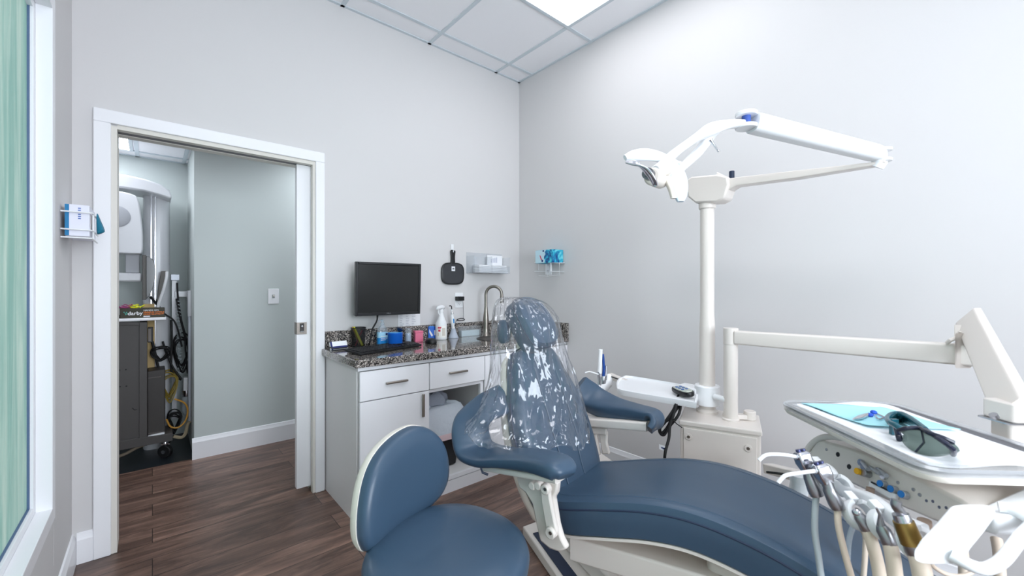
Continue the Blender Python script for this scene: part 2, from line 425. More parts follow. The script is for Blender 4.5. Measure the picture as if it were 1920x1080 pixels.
# window behind the camera
t = sthing('window_2', (SX0, YS, SZ0)); b = MB()
for (x0,x1,z0,z1) in ((SX0,SX0+.05,SZ0,SZ1),(SX1-.05,SX1,SZ0,SZ1),(SX0+.05,SX1-.05,SZ0,SZ0+.05),(SX0+.05,SX1-.05,SZ1-.05,SZ1),(.68,.72,SZ0+.05,SZ1-.05)): b.box((x0,YS-.06,z0),(x1,YS+.01,z1))
obj('window_frame', b, TRIM, t, flat=True)
# ceiling grid
gx = [2.114-.61*i for i in range(4)]; gy = [2.480-.607*i for i in range(7)]
b = MB()
for i, x in enumerate(gx): b.box((x-.012,YS,CZ-.006),(x+.012,D,CZ))
for y in gy: b.box((XL,y-.012,CZ-.0055),(XR,y+.012,CZ))
b.box((XL,D-.02,CZ-.006),(XR,D,CZ)).box((XR-.02,YS,CZ-.006),(XR,D,CZ)).box((XL,YS,CZ-.006),(XL+.02,D,CZ))
struct('trim_1', b, GRIDM, flat=True)
# recessed troffers
def troffer(x0, y0, label, m, w=.61, l=1.214, z=CZ):
    t = thing('ceiling_light', (x0+w/2, y0+l/2, z-.012), label, 'ceiling light')
    b = MB(); e = .02
    b.box((x0,y0,z-.012),(x0+e,y0+l,z-.002)).box((x0+w-e,y0,z-.012),(x0+w,y0+l,z-.002)).box((x0+e,y0,z-.012),(x0+w-e,y0+e,z-.002)).box((x0+e,y0+l-e,z-.012),(x0+w-e,y0+l,z-.002))
    obj('light_frame', b, GRIDM, t, flat=True)
    obj('diffuser', MB().box((x0+e,y0+e,z-.008),(x0+w-e,y0+l-e,z-.004)), m, t, flat=True)
troffer(gx[1], gy[3], 'bright recessed panel light in the tiled ceiling above the dental chair', LIGHTM)
troffer(gx[3], gy[5]-.1, 'unseen recessed panel light added in the tiled ceiling behind the viewer', LIGHTB)  # out of view, added to brighten the room
# door opening: casing, jamb, pocket door
t = sthing('door_1', (DX1, D, 0))
def casing(nm, x0, x1, z0, z1):
    return
b = MB()
for dy, i0 in ((.016,0),(.022,.018)):
    pass
CO = .058
b = MB(); y0 = D-.02
b.box((DX0-CO-.008,y0,0),(DX0-.008,D,DZ+.008)).box((DX1-.0,y0,0),(DX1+CO-.006,D,DZ+.008)).box((DX0-CO-.008,y0,DZ+.008),(DX1+CO-.006,D,DZ+CO+.01))
obj('door_casing', b, TRIM, t, bevel=.004, flat=True)
b = MB()
b.box((DX0-.008,D-.008,0),(DX0+.012,D+T+.015,DZ)).box((DX0+.012,D-.008,DZ-.012),(DX1,D+.03,DZ+.008)).box((DX0+.012,D+.085,DZ-.012),(DX1,D+T+.015,DZ+.008))
b.box((DX1-.014,D-.008,0),(DX1,D+.03,DZ-.012)).box((DX1-.014,D+.085,0),(DX1,D+T+.015,DZ-.012))
obj('door_jamb', b, mat('jamb_beige', (222,218,210), .45), t, flat=True)
b = MB().box((DX0+.012,D+.032,DZ-.008),(DX1,D+.083,DZ+.006)); obj('door_track', b, mat('track_grey', (120,118,124), .5), t, flat=True)  # track has one even mid-grey colour
sx = .645
b = MB().box((sx,D+.038,.03),(DX1+.6,D+.076,DZ-.012)); dr = obj('sliding_door', b, TRIM, t, bevel=.002, flat=True)
lz = 1.02
c0 = oy(551,605,D+.036); c1 = oy(575,626,D+.036)
b = MB().box((sx-.003,D+.033,c1.z),(c1.x,D+.0385,c0.z)).box((sx-.003,D+.033,c1.z),(sx,D+.078,c0.z)); obj('door_latch', b, STEEL, dr, bevel=.001, flat=True)
mx = (sx+c1.x)/2
b = MB().box((mx-.012,D+.031,c1.z+.012),(mx+.012,D+.034,c0.z-.006)); obj('latch_recess', b, CARTD, dr, flat=True)
b = MB().sphere((mx,D+.029,c0.z-.024),.008,12).box((mx-.011,D+.028,c1.z+.012),(mx+.011,D+.032,c1.z+.02)); obj('latch_pull', b, CHROME, dr)
# baseboards
def bboard(name, a, bb, nrm, h=.135, m=TRIM):
    a = Vector(a); bb = Vector(bb); n = Vector(nrm)
    prof = [(0,0),(.014,0),(.014,h-.03),(.011,h-.022),(.008,h-.012),(.006,h-.003),(0,h)]
    b = MB(); b.loft([[p+n*q[0]+Vector((0,0,q[1])) for q in prof] for p in (a,bb)])
    return struct(name, b, m, flat=True)
bboard('baseboard_left', (XL,YS,0), (XL,D,0), (1,0,0))
bboard('baseboard_back_1', (XL+.015,D,0), (DX0-CO-.008,D,0), (0,-1,0))
bboard('baseboard_right', (XR,2.1,0), (XR,YS,0), (-1,0,0))
# ------------------------------------------------ hall and alcove
HX, HY, AY = .225, 3.725, 4.46
HZ = 2.27
b = MB().box((HX,HY,0),(3.2,HY+.1,HZ)).box((HX,HY+.1,0),(HX+.1,AY,HZ)); struct('wall_hall', b, HALLW, flat=True)
b = MB().box((-1.6,AY,0),(HX+.1,AY+.1,HZ)); struct('wall_alcove', b, HALLW, flat=True)
b = MB().box((-1.7,D+T,0),(-1.6,AY+.1,HZ)).box((3.1,D+T,0),(3.2,HY,HZ)); struct('wall_hall_ends', b, HALLW, flat=True)
b = MB().box((-1.7,D+T,HZ),(3.2,AY+.1,HZ+.05)); struct('ceiling_hall', b, CEILM, flat=True)
b = MB()
for x in (-.69,-.09,.2): b.box((x-.012,D+T,HZ-.006),(x+.012,AY,HZ))
for y in (4.3,3.69,3.08): b.box((-1.6,y-.012,HZ-.0055),(3.1,y+.012,HZ))
b.box((-1.6,AY-.02,HZ-.006),(HX,AY,HZ)); struct('trim_2', b, GRIDM, flat=True)
bboard('baseboard_hall', (HX-.012,HY,0), (3.1,HY,0), (0,-1,0), .15)
troffer(-.67, 3.34, 'recessed ceiling panel light in the hall seen through the doorway', HLIGHT, .56, .95, HZ)
troffer(.9, 3.0, 'recessed hall ceiling light hidden behind the door head', HLIGHT, .61, .6, HZ)
# light switch on the hall wall
def plate(name, c, w, h, nrm, m=TRIM, label='', catg='', grp=None, toggle=True):
    n = Vector(nrm); r = n.cross(Vector((0,0,1)))
    t = thing(name, c, label, catg, grp); c = Vector(c)
    b = MB().obox(c+n*.003, r*w/2, Vector((0,0,h/2)), n*.003); obj('cover_plate', b, m, t, bevel=.002, flat=True)
    return t, c, n, r
a0 = oy(503,541,HY); a1 = oy(522,570,HY)
t, c, n, r = plate('light_switch', ((a0.x+a1.x)/2, HY, (a0.z+a1.z)/2), .075, .118, (0,-1,0), label='white toggle light switch plate on the grey hall wall', catg='light switch')
obj('toggle', MB().box((c.x-.005,c.y-.018,c.z-.002),(c.x+.005,c.y-.006,c.z+.01)), CREAM2, t, bevel=.001)
obj('toggle_slot', MB().box((c.x-.009,c.y-.0068,c.z-.014),(c.x+.009,c.y-.006,c.z+.014)), mat('slot_grey',(150,156,156),.5), t, flat=True)
#@@PART2
# ------------------------------------------------ alcove equipment
def rectY(b, u0, v0, u1, v1, y, d):    # box whose front face spans these sight lines on plane y
    a = oy(u0,v0,y); c = oy(u1,v1,y); return b.box((a.x,y,a.z),(c.x,y+d,c.z))
# panoramic x-ray machine
t = thing('x_ray_machine', (-.25,4.2,0), 'tall grey panoramic dental x-ray machine in the alcove beyond the doorway', 'x-ray machine')
XG = mat('xray_grey', (205,206,210), .3, coat=.3)
cx0 = oy(268,400,4.18).x; cx1 = oy(319,400,4.18).x
cc = (cx0+cx1)/2; hw = (cx1-cx0)/2; zt = oy(290,352,4.18).z
b = MB(); b.loft([[(cc+p[0],4.24+p[1],z) for p in sup(hw,.09,3,28)] for z in (.0,.9,zt-.05,zt)]); obj('column', b, XG, t)
b = MB()
for x in (cc-.035, cc-.012): b.box((x,4.14,.75),(x+.006,4.152,zt-.01))
obj('column_rail', b, CHROME, t, flat=True)
# arched head cover
b = MB(); top = [(150,318),(205,323),(240,328),(275,336),(303,346),(318,357),(323,368),(320,373),(300,366),(270,358),(230,352),(205,350),(150,345)]
b.prism([oy(u,v,4.0) for u,v in top], (0,.32,0)); obj('head_cover', b, XG, t, bevel=.012)
b = MB(); fp = cat([oy(u,v,3.98) for u,v in [(150,358),(212,357),(245,363),(258,372),(264,400),(268,440),(267,472),(255,476),(212,474),(150,470)]], 4, True)
b.prism(fp, (0,.16,0)); obj('rotating_unit', b, XG, t, bevel=.008)
b = MB(); q = oy(218,405,3.97); b.lathe((q.x,3.982,q.z), [(.0,.0),(.07,.0),(.074,-.004),(.068,-.007),(0,-.008)], 32, (0,1,0)); obj('round_cover', b, mat('xray_recess',(160,162,168),.4), t)
b = MB(); rectY(b,150,510,266,528,4.02,.1); obj('chin_support', b, XG, t, bevel=.01)
b = MB(); rectY(b,235,475,262,512,4.06,.03); obj('sensor_arm', b, mat('xray_shade',(178,180,186),.4), t, bevel=.004)
# wall mounted pole with bracket
t = thing('wall_pole', (0,4.3,0), 'slim white vertical pole with a grey cap and side bracket in the alcove', 'pole')
a = oy(324,526,4.28); c = oy(330,850,4.28)
b = MB().box((a.x-.006,4.26,.18),(a.x+.024,4.29,a.z)); obj('pole', b, XG, t, flat=True)
b = MB(); rectY(b,320,514,337,526,4.24,.06); obj('pole_cap', b, SILV, t, bevel=.003)
b = MB(); rectY(b,327,546,356,557,4.25,.03); obj('bracket', b, XG, t, bevel=.003)
b = MB(); a = oy(359,545,4.3); b.box((HX-.02,4.0,oy(359,592,4.1).z),(HX,4.13,oy(359,545,4.1).z)); obj('wall_box', b, XG, t, bevel=.003)
# cable raceway on the alcove side wall
a = MB().box((HX-.018,4.02,.2),(HX,4.09,1.02)); o = obj('cable_raceway', a, SILV, None, bevel=.003)
tag(o, 'narrow grey metal raceway running down the alcove side wall behind the cables', 'raceway')
# cart
CY = 3.88
t = thing('equipment_cart', oy(255,850,CY)*1, 'dark grey rolling equipment cart with a white top shelf beyond the doorway', 'cart')
t.location.z = 0; t.location.y = CY+.2
pz = oy(240,830,CY).z
b = MB(); 
def poly(b, pts, y, d): return b.prism([oy(u,v,y) for u,v in pts], (0,d,0))
poly(b, [(150,606),(262,607),(262,822),(150,848)], CY, .02); obj('side_panel', b, CARTM, t, flat=True)
b = MB(); poly(b, [(261,604),(276,604),(276,836),(261,836)], CY-.012, .24); poly(b, [(150,604),(261,604),(261,610),(150,610)], CY-.012,.03); obj('post', b, CARTM, t, bevel=.002, flat=True)
b = MB(); poly(b, [(150,836),(213,829),(324,812),(324,826),(213,847),(150,858)], CY-.014, .24); obj('base_frame', b, CARTM, t, bevel=.003, flat=True)
b = MB(); 
sh = [oy(150,600,CY-.05), oy(312,597,CY-.05)]
zz = sh[1].z
b.box((sh[0].x,CY-.04,zz-.012),(sh[1].x,CY+.24,zz+.008)); obj('top_shelf', b, TRIM, t, bevel=.005)
for u,v in ((224,694),(236,693),(225,725),(237,724)):
    q = oy(u,v,CY-.001); obj('screw_hole', MB().cyl((q.x,CY-.002,q.z),(q.x,CY+.001,q.z),.005,10), RUB, t)
b = MB(); q = oy(248,765,CY-.003); q2 = oy(257,768,CY-.003); b.tube([q,(q+q2)/2+Vector((0,-.004,-.008)),q2],.002,6)
obj('panel_scratch', b, RUB, t, flat=True)
b = MB(); q = oy(308,858,3.9); 
wx = oz(310,850,.04).x
b.cyl((wx-.010,3.888,.045),(wx+.010,3.912,.045),.045,24); cw = obj('caster_wheel', b, RUB, t, bevel=.004)
b = MB(); b.cyl((wx-.013,3.884,.045),(wx+.013,3.916,.045),.014,12).bar((wx+.016,3.918,.04),(wx+.012,3.925,.1),.018,.004,up=(0,1,0)).bar((wx+.03,3.90,.10),(wx-.02,3.91,.10),.04,.006).cyl((wx,3.92,.09),(wx,3.92,.125),.02,16); obj('caster_fork', b, CHROME, cw)
# computer tower standing on cart base
t = thing('computer_tower', oy(292,830,CY), 'dark brown computer tower standing on the base of the grey cart', 'computer')
b = MB(); poly(b, [(276,697),(310,692),(310,820),(276,828)], CY+.02, .19); obj('case', b, CARTD, t, bevel=.006, flat=True)
SLB = mat('slot_brown',(92,86,82),.5)
for v in (707,811):
    q0 = oy(278,v+2,CY+.02); q1 = oy(302,v-1,CY+.02); obj('grip_slot', MB().bar(q0,q1,.006,.006), SLB, t)
b = MB(); poly(b, [(277,818),(309,811),(308,819),(298,824),(277,829)], CY-.005,.03); o = obj('cable_tray', b, TRIM, None, bevel=.004); tag(o, 'small white tray edge under the computer tower on the cart', 'tray')
# power adapter
b = MB(); rectY(b,277,614,287,642,CY-.002,.04); o = obj('power_adapter', b, BLACK, None, bevel=.003); tag(o, 'black power adapter hanging under the shelf of the grey cart', 'power adapter')
b = MB(); rectY(b,278,617,283,640,CY-.004,.004); obj('adapter_label', b, mat('label_grey',(120,112,106),.6), o, flat=True)
# cardboard panel behind
b = MB(); rectY(b,268,570,290,700,4.1,.02); o = obj('cardboard_sheet', b, CARD, None, flat=True); tag(o, 'tan cardboard sheet standing behind the computer tower in the alcove', 'cardboard')
# monitor side-on
t = thing('side_monitor', oy(275,565,CY+.1), 'black monitor seen edge-on above the cart in the alcove', 'monitor')
b = MB(); poly(b, [(267,478),(274,478),(274,562),(267,562)], CY+.06, .18); obj('bezel', b, mat('bezel_grey',(70,66,62),.4), t, bevel=.002, flat=True)
b = MB(); b.prism(cat([oy(u,v,CY+.08) for u,v in [(274,480),(284,484),(290,495),(291,515),(288,535),(281,552),(274,561)]],4,False),(0,.15,0)); obj('back_shell', b, BLACKG, t, bevel=.006)
b = MB().tube(cat([oy(282,556,CY+.2),oy(290,566,CY+.2),oy(297,574,CY+.2)],4),.008,8); obj('monitor_neck', b, BLACK, t)
t = thing('phone_handset', oy(300,575,CY+.1), 'curved grey and silver stand arm leaning behind the glove box', 'stand')
b = MB(); b.prism([oy(u,v,CY+.15) for u,v in [(302,508),(312,508),(313,516),(309,536),(302,556),(297,576),(294,576),(296,545)]],(0,.04,0)); obj('stand_arm', b, mat('arm_grey',(88,84,80),.45), t, bevel=.003)
b = MB().tube(cat([oy(313,509,CY+.148),oy(312,522,CY+.148),(oy(306,545,CY+.148)),oy(299,565,CY+.148),oy(296,576,CY+.148)],5),.010,8); obj('silver_edge', b, TRIM, t)
t.name = 'curved_stand'
# glove box on cart
GY = CY-.02
t = thing('glove_box', oy(265,598,GY), 'dark olive exam glove box with white and orange lettering on the cart shelf', 'glove box')
z0 = zz+.008; p0 = oy(225,578,GY); p1 = oy(309,577,GY)
b = MB().box((p0.x,GY,z0),(p1.x,GY+.12,p1.z+.0)); obj('carton', b, OLIVE, t, bevel=.002, flat=True)
gh = p1.z-z0
def MY(x, y, z): return frame((x,y,z),(1,0,0),(0,0,1))
gw = p1.x-p0.x
text('brand_lettering', 'darby', MY(p0.x+gw*.16,GY-.0006,z0+gh*.33), .034, TRIM, t, w=.0006)
text('title_lettering', 'HANDS ON', MY(p0.x+gw*.51,GY-.0006,z0+gh*.70), .0155, TRIM, t)
text('print_lettering', 'PREMIUM NITRILE', MY(p0.x+gw*.51,GY-.0006,z0+gh*.50), .0140, ORANGE, t, w=.0003)
text('print_lettering', 'EXAM GLOVES PF', MY(p0.x+gw*.51,GY-.0006,z0+gh*.30), .0140, ORANGE, t, w=.0003)
b = MB().box((p0.x+gw*.51,GY-.001,z0+gh*.10),(p0.x+gw*.66,GY,z0+gh*.2)); obj('print_block', b, TRIM, t, flat=True)
b = MB()
for i,(dx,dz) in enumerate(((0,0),(.008,.007),(-.008,.008),(.003,-.008),(.011,-.003))): b.box((p0.x+gw*.10+dx*.8,GY-.001,z0+gh*.48+dz),(p0.x+gw*.10+.006+dx*.8,GY,z0+gh*.48+dz+.005))
obj('logo_mark', b, mat('logo_teal',(80,180,160),.5), t, flat=True)
# loose elastic bands on the box
for (u,m_,lb) in ((240,PINKR,'pink'),(256,YEL,'yellow')):
    q = oy(u,574,GY+.05); b = MB(); z_ = p1.z+.012
    for k in range(4):
        rr = .014+.006*random.random(); ox_ = random.uniform(-.022,.022)
        b.tube([(q.x+ox_+rr*math.cos(a_)*1.6, GY+.05+rr*math.sin(a_), z_-.01+.006*k+.006*math.sin(a_*2+k)) for a_ in [2*PI*i/16 for i in range(17)]],.003,6)
    o = obj('elastic_band_bundle', b, m_, None); tag(o, f'{lb} elastic strap bundle lying on top of the olive glove box', 'strap')
b = MB()
for k in range(3): 
    q = oy(216,592,GY+.02); b.box((q.x-.03,GY+.02,z0+.008*k),(q.x+.035-.004*k,GY+.1,z0+.008*k+.006))
o = obj('folded_cloths', b, CARTD, None, bevel=.002); tag(o, 'dark folded stack lying left of the olive glove box on the cart shelf', 'cloth stack')
# hanging cables
def cable(pts, y, r, m_, label, n=5, cat_='cable', name='cable'):
    b = MB().tube(cat([oy(u,v,y+ (dy[0] if dy else 0)) for u,v,*dy in pts], n), r, 7); o = obj(name, b, m_, None); return tag(o, label, cat_)
cable([(332,530),(334,560),(340,600),(350,640),(355,690),(356,705)],4.2,.006,RUB,'black cable running down beside the coiled grey cord to the alcove corner')
cable([(331,560),(336,590),(346,630),(348,660),(352,700)],4.18,.006,RUB,'thin black cable hanging between the coiled cord and the raceway')
cable([(290,558),(305,585),(325,600),(334,620),(341,650)],4.15,.006,RUB,'black cable sagging from the side-on monitor towards the wall pole')
cable([(321,600),(322,640),(321,690),(327,705),(340,712)],4.12,.008,RUB,'thick black cable dropping from the cart shelf beside the white pole')
cable([(305,640),(313,665),(325,690),(340,711)],4.1,.007,RUB,'black cable crossing from the power adapter down to the white socket')
cable([(285,640),(290,660),(297,690),(302,700)],4.05,.009,RUB,'stiff black cable curving behind the dark computer tower')
cable([(312,786),(320,800),(335,801),(348,788),(352,768),(345,755),(327,748)],4.0,.006,mat('amber_cable',(206,150,60),.5),'amber orange cable looping beside the computer tower')
cable([(355,745),(366,760),(364,780),(352,795),(348,812),(340,820),(325,818)],4.05,.012,mat('beige_hose',(186,170,140),.6),'thick beige hose curling down the alcove corner to the floor')
cable([(215,858),(235,851),(255,840),(275,832)],4.0,.011,mat('beige_hose_2',(150,136,118),.6),'beige hose lying on the floor under the grey cart', cat_='hose', name='hose')
# coiled cord
a = oy(334,560,4.19); c = oy(338,700,4.19); b = MB(); n_ = 22*10; pts=[]
for i in range(n_):
    f = i/(n_-1); p = a.lerp(c,f); an = f*22*2*PI; pts.append(p+Vector((.012*math.cos(an),.012*math.sin(an),0)))
b.tube(pts,.0045,5); tag(obj('coiled_cord', b, GREYH, None), 'grey coiled cord hanging down in front of the alcove wall','cord')
def coil(u, v, y, rx, rz, n, m_, label, r=.005, name='cable_coil'):
    q = oy(u,v,y); b = MB(); pts = []
    for i in range(n*14+1):
        an = 2*PI*i/14; k_ = 1+.18*math.sin(an*.37+u); pts.append(q+Vector((rx*k_*math.cos(an)+.012*math.sin(i*.9), .02*math.sin(an*.7+u)+.0016*i, rz*k_*math.sin(an)+.012*math.cos(i*.6))))
    b.tube(cat(pts,2), r, 6); tag(obj(name, b, m_, None), label, 'cable coil')
coil(301,665,4.0,.045,.05,5,RUB,'black cable coil hanging behind the dark computer tower top')
coil(342,664,4.15,.045,.13,7,RUB,'long black cable coil hanging beside the grey coiled cord')
coil(328,796,4.02,.03,.07,6,RUB,'small black cable coil near the floor beside the computer tower')
coil(318,725,4.06,.04,.1,6,mat('olive_cable',(150,128,50),.5),'yellow olive cable coil hanging right of the computer tower',.0045)
# white socket unit in the corner
t = thing('wall_socket_unit', oy(350,735,4.12), 'white plastic valve unit with clear cup low in the alcove corner', 'valve unit')
b = MB(); rectY(b,344,709,363,732,4.12,.07); obj('socket_body', b, WHITE, t, bevel=.006)
b = MB(); q = oy(350,732,4.12); b.lathe((q.x,4.14,q.z-.05),[(.025,0),(.03,.02),(.03,.05)],16); obj('chrome_collar', b, CHROME, t)
b = MB(); b.lathe((q.x,4.14,q.z-.19),[(.018,0),(.03,.03),(.03,.14)],16); obj('clear_cup', b, GREYH, t)

# =====================================================================  CABINET
CF = 2.12; CT = .815; CX0 = .793; CX1 = XR-.003
t = thing('base_cabinet', (1.5,2.4,0), 'white base cabinet unit with bar handles and an open bin niche under the counter', 'cabinet')
xm = oy(802.5,740,CF).x; xr = oy(906,740,CF).x; x0n = xm
zd0 = oy(672,754,CF).z
b = MB()
b.box((CX0,CF+.02,0),(CX0+.018,D-.002,CT)).box((xm-.018,CF+.02,.09),(xm,D-.002,CT)).box((xr-.0,CF+.02,.09),(xr+.018,D-.002,CT))
b.box((CX0+.018,CF+.02,.07),(CX1,D-.002,.09)).box((CX0+.018,D-.012,.09),(CX1,D-.002,CT)).box((CX0+.018,CF+.02,CT-.02),(CX1,D-.012,CT)).box((CX0+.018,CF+.02,zd0-.01),(xr,D-.012,zd0+.005))
b.box((CX0+.018,CF+.015,0),(CX1,CF+.03,.07))
obj('carcass', b, mat('cabinet_side',(226,224,224),.4), t, flat=True)
b = MB().box((x0n,CF,.075),(xr+.0,CF+.02,.098)).box((xr-.022,CF,.098),(xr,CF+.02,zd0-.005)).box((CX0,CF,.0),(CX1,CF+.015,.07)).box((CX0,CF,CT-.022),(CX1,CF+.02,CT)).box((x0n,CF,zd0-.02),(xr-.022,CF+.02,zd0-.003))
obj('face_frame', b, SOFTW, t, flat=True)
g = .0025; zt_ = CT-.025
def handle(parent, a, c, off):
    a, c = Vector(a), Vector(c); o = Vector(off); d = (c-a).normalized(); bb = MB()
    bb.bar(a+o, c+o, .015, .011, up=(0,-1,0) if abs(d.z)>.5 else (0,0,1))
    for p in (a+d*.025, c-d*.025): bb.cyl(p, p+o, .004, 10)
    return obj('handle', bb, STEEL, parent, bevel=.003)
def dhandle(par, u0,v0,u1,v1):
    a = oy(u0,v0,CF-.03); c = oy(u1,v1,CF-.03); z = (a.z+c.z)/2; handle(par,(a.x,CF-.018,z),(c.x,CF-.018,z),(0,-.012,0)); 
dr = obj('drawer', MB().box((CX0+g+.002,CF-.018,zd0+g),(xm-g,CF,zt_)), SOFTW, t, bevel=.0015, flat=True); dhandle(dr,724,720,765,712)
dr = obj('drawer', MB().box((xm+g,CF-.018,zd0+g),(xr-g,CF,zt_)), SOFTW, t, bevel=.0015, flat=True); dhandle(dr,843,701,877,694)
dr = obj('door', MB().box((CX0+g+.002,CF-.018,.075),(xm-g,CF,zd0-g)), SOFTW, t, bevel=.0015, flat=True)
a = oy(794,739,CF-.03); c = oy(793,782,CF-.03); handle(dr,(a.x,CF-.018,c.z),(a.x,CF-.018,a.z),(0,-.012,0))
xq = (xr+CX1)/2
for x0_, x1_ in ((xr+g,xq-g),(xq+g,CX1)):
    dr = obj('door', MB().box((x0_,CF-.018,.075),(x1_,CF,zt_)), SOFTW, t, bevel=.0015, flat=True)
# worktop
b = MB().box((CX0-.025,CF-.032,CT),(XR-.003,D-.003,CT+.04)); wt = obj('worktop', b, GRAN, None, bevel=.006, flat=True)
tag(wt, 'speckled black and grey granite worktop with a polished front edge', 'worktop')
b = MB().box((CX0-.003,D-.022,CT+.0405),(XR-.023,D-.002,CT+.142)).box((XR-.022,CF-.03,CT+.0405),(XR-.002,D-.002,CT+.142)); bs = obj('backsplash', b, GRAN, wt, bevel=.003, flat=True)
WT = CT+.0402
# sink: an oval rim dropped in the top
sk = oz(905,633,WT)
b = MB(); 
b.lathe((sk.x+.06,sk.y-.12,WT),[(.15,.0),(.165,.0),(.165,.0025),(.15,.003),(.146,.001)],36); o = obj('sink', b, mat('sink_dark',(70,68,66),.35,.5), None); tag(o,'dark round sink basin let into the granite worktop below the faucet','sink')
# faucet
f0 = oz(911,630,WT); f0.y = min(f0.y, D-.08)
fk = f0.y
def fy(u,v,dy=0): return oy(u,v,fk+dy)
t = thing('faucet', (f0.x,fk,WT), 'brushed nickel gooseneck faucet rising behind the sink', 'faucet')
xc = f0.x; zt_f = fy(920,537).z
b = MB(); b.lathe((xc,fk,WT),[(.03,0),(.03,.004),(.024,.012),(.021,.06),(.023,.12),(.02,.155),(.014,.20),(.0125,.22)],24); obj('faucet_body', b, STEEL, t)
dirx = Vector((.62,-.78,0)); R_ = .062; zc = zt_f-R_
pts = [(xc,fk,WT+.21),(xc,fk,zc-.05)]+[Vector((xc,fk,zc))+dirx*(R_-R_*math.cos(a_))+Vector((0,0,R_*math.sin(a_))) for a_ in [PI*i/14 for i in range(15)]]
ez = pts[-1]; pts.append(ez+Vector((0,0,-.02)))
b = MB().tube(pts,.0115,14); obj('gooseneck', b, STEEL, t)
b = MB().lathe(ez+Vector((0,0,-.065)),[(.015,0),(.016,.01),(.0135,.05),(.012,.055)],18); obj('spray_head', b, STEEL, t)
b = MB().bar(ez+Vector((0,-.016,-.02)),ez+Vector((0,-.014,-.07)),.008,.004); obj('spray_button', b, BLACK, t)
b = MB().cyl((xc,fk,WT+.1),(xc+.045,fk-.01,WT+.1),.009,14).tube([(xc+.04,fk-.01,WT+.1),(xc+.06,fk-.03,WT+.16)],[.006,.004],10); obj('lever', b, STEEL, t)

# ---------------- monitor
MYp = 2.50
c00 = oy(668,490,MYp); c01 = oy(788,494,MYp-.01); c10 = oy(664,592,MYp); 
mw = c01.x-c00.x; mh = c00.z-oy(664,594,MYp).z; mcx = (c00.x+c01.x)/2+.002; mcz = c00.z-mh/2
t = thing('computer_monitor', (mcx,MYp,mcz-mh/2), 'large black square computer monitor hanging above the worktop', 'monitor')
rot = Matrix.Translation((mcx,MYp,mcz)) @ Matrix.Rotation(-.07,4,'Z') @ Matrix.Rotation(.05,4,'X') 
def mbx(a, c):
    b_ = MB().box(a, c); b_.v = [rot @ v for v in b_.v]; return b_
w2, h2 = mw/2, mh/2
b = MB(); fr = .015
for a_,c_ in (((-w2,0,-h2),(-w2+fr,.035,h2)),((w2-fr,0,-h2),(w2,.035,h2)),((-w2+fr,0,h2-fr),(w2-fr,.035,h2)),((-w2+fr,0,-h2),(w2-fr,.035,-h2+fr*1.3))): b.box(a_,c_)
b.v = [rot @ v for v in b.v]; obj('bezel', b, BLACK, t, bevel=.003, flat=True)
obj('screen', mbx((-w2+fr,.006,-h2+fr*1.3),(w2-fr,.02,h2-fr)), SCREEN, t, flat=True)
obj('back_shell', mbx((-w2+.01,.03,-h2+.01),(w2-.01,.06,h2-.01)), BLACK, t, bevel=.01)
obj('mount_plate', mbx((-.05,.06,-.05),(.05,.14,.05)), BLACK, t)
text('monitor_badge', 'DELL', rot @ frame((-.018,-.0006,-h2+.008),(1,0,0),(0,0,1)), .012, mat('badge_grey',(150,152,156),.4,.5), t)
b = MB()
for dx, dy in ((0,0),(.008,.01)):
    b.tube(cat([(c10.x+.16+dx,MYp+.05,c10.z+.03),oy(707,600,MYp+.03),oy(698,618,MYp-.0),oy(694,640,MYp-.05+dy), oz(690+6*dx,650,WT+.006)],5),.005,8)
o = obj('monitor_cables', b, RUB, None); tag(o,'pair of black cables hanging from the monitor down to the worktop','cables')
# ---------------- worktop items
def onWT(u, v): return oz(u, v, WT)
# business card holder
q = onWT(638,656)
t = thing('card_holder', (q.x,q.y,WT), 'small black card holder with white and blue cards at the left end of the worktop', 'card holder')
tl = Matrix.Translation((q.x,q.y+.01,WT+.002)) @ Matrix.Rotation(.12,4,'Z') @ Matrix.Rotation(-.45,4,'X')
b = MB(); b.box((-.05,-.004,0),(.05,.012,.05)); b.v=[tl@v for v in b.v]; obj('card_stack', b, PAPER, t, flat=True)
b = MB(); b.box((-.05,-.0048,.008),(.05,-.004,.02)).box((-.05,-.0048,.0),(-.04,-.004,.05)); b.v=[tl@v for v in b.v]; obj('card_print', b, NAVY, t, flat=True)
b = MB(); b.tube([tl@Vector(p) for p in ((-.052,.01,.022),(-.05,-.01,.012),(-.04,-.011,.004),(.04,-.011,.004),(.052,-.01,.012),(.052,.01,.022))],.0035,8).box((q.x-.05,q.y-.01,WT),(q.x+.05,q.y+.04,WT+.004)); obj('holder_wire', b, BLACK, t)
# wire mesh pencil cup
q = onWT(672,650); r_ = .044; hcup = .118
t = thing('pencil_cup', (q.x,q.y,WT), 'black wire mesh pencil cup at the left of the worktop', 'pencil cup')
n_ = 32; rings = [[(q.x+(r_*(.82+.18*f))*math.cos(2*PI*k/n_),q.y+(r_*(.82+.18*f))*math.sin(2*PI*k/n_),WT+hcup*f) for k in range(n_)] for f in (0,1)]
b = MB().loft(rings, caps=False); obj('mesh_wall', b, MESHB, t)
b = MB()
b.tube([(q.x+r_*math.cos(2*PI*k/n_),q.y+r_*math.sin(2*PI*k/n_),WT+hcup) for k in range(n_+1)],.0028,8)
obj('cup_rim', b, BLACK, t)
b = MB().lathe((q.x,q.y,WT),[(r_*.80,0),(r_*.85,.002),(r_*.85,.005),(r_*.8,.006)],32); obj('cup_base', b, BLACK, t)
b = MB().tube([(q.x+.02,q.y-.012,WT+.006),(q.x-.012,q.y+.0,WT+.085),(q.x-.026,q.y+.003,WT+.125)],[.0085,.0085,.005],10); tag(obj('highlighter', b, YEL, None),'yellow highlighter leaning in the black mesh pencil cup','highlighter')
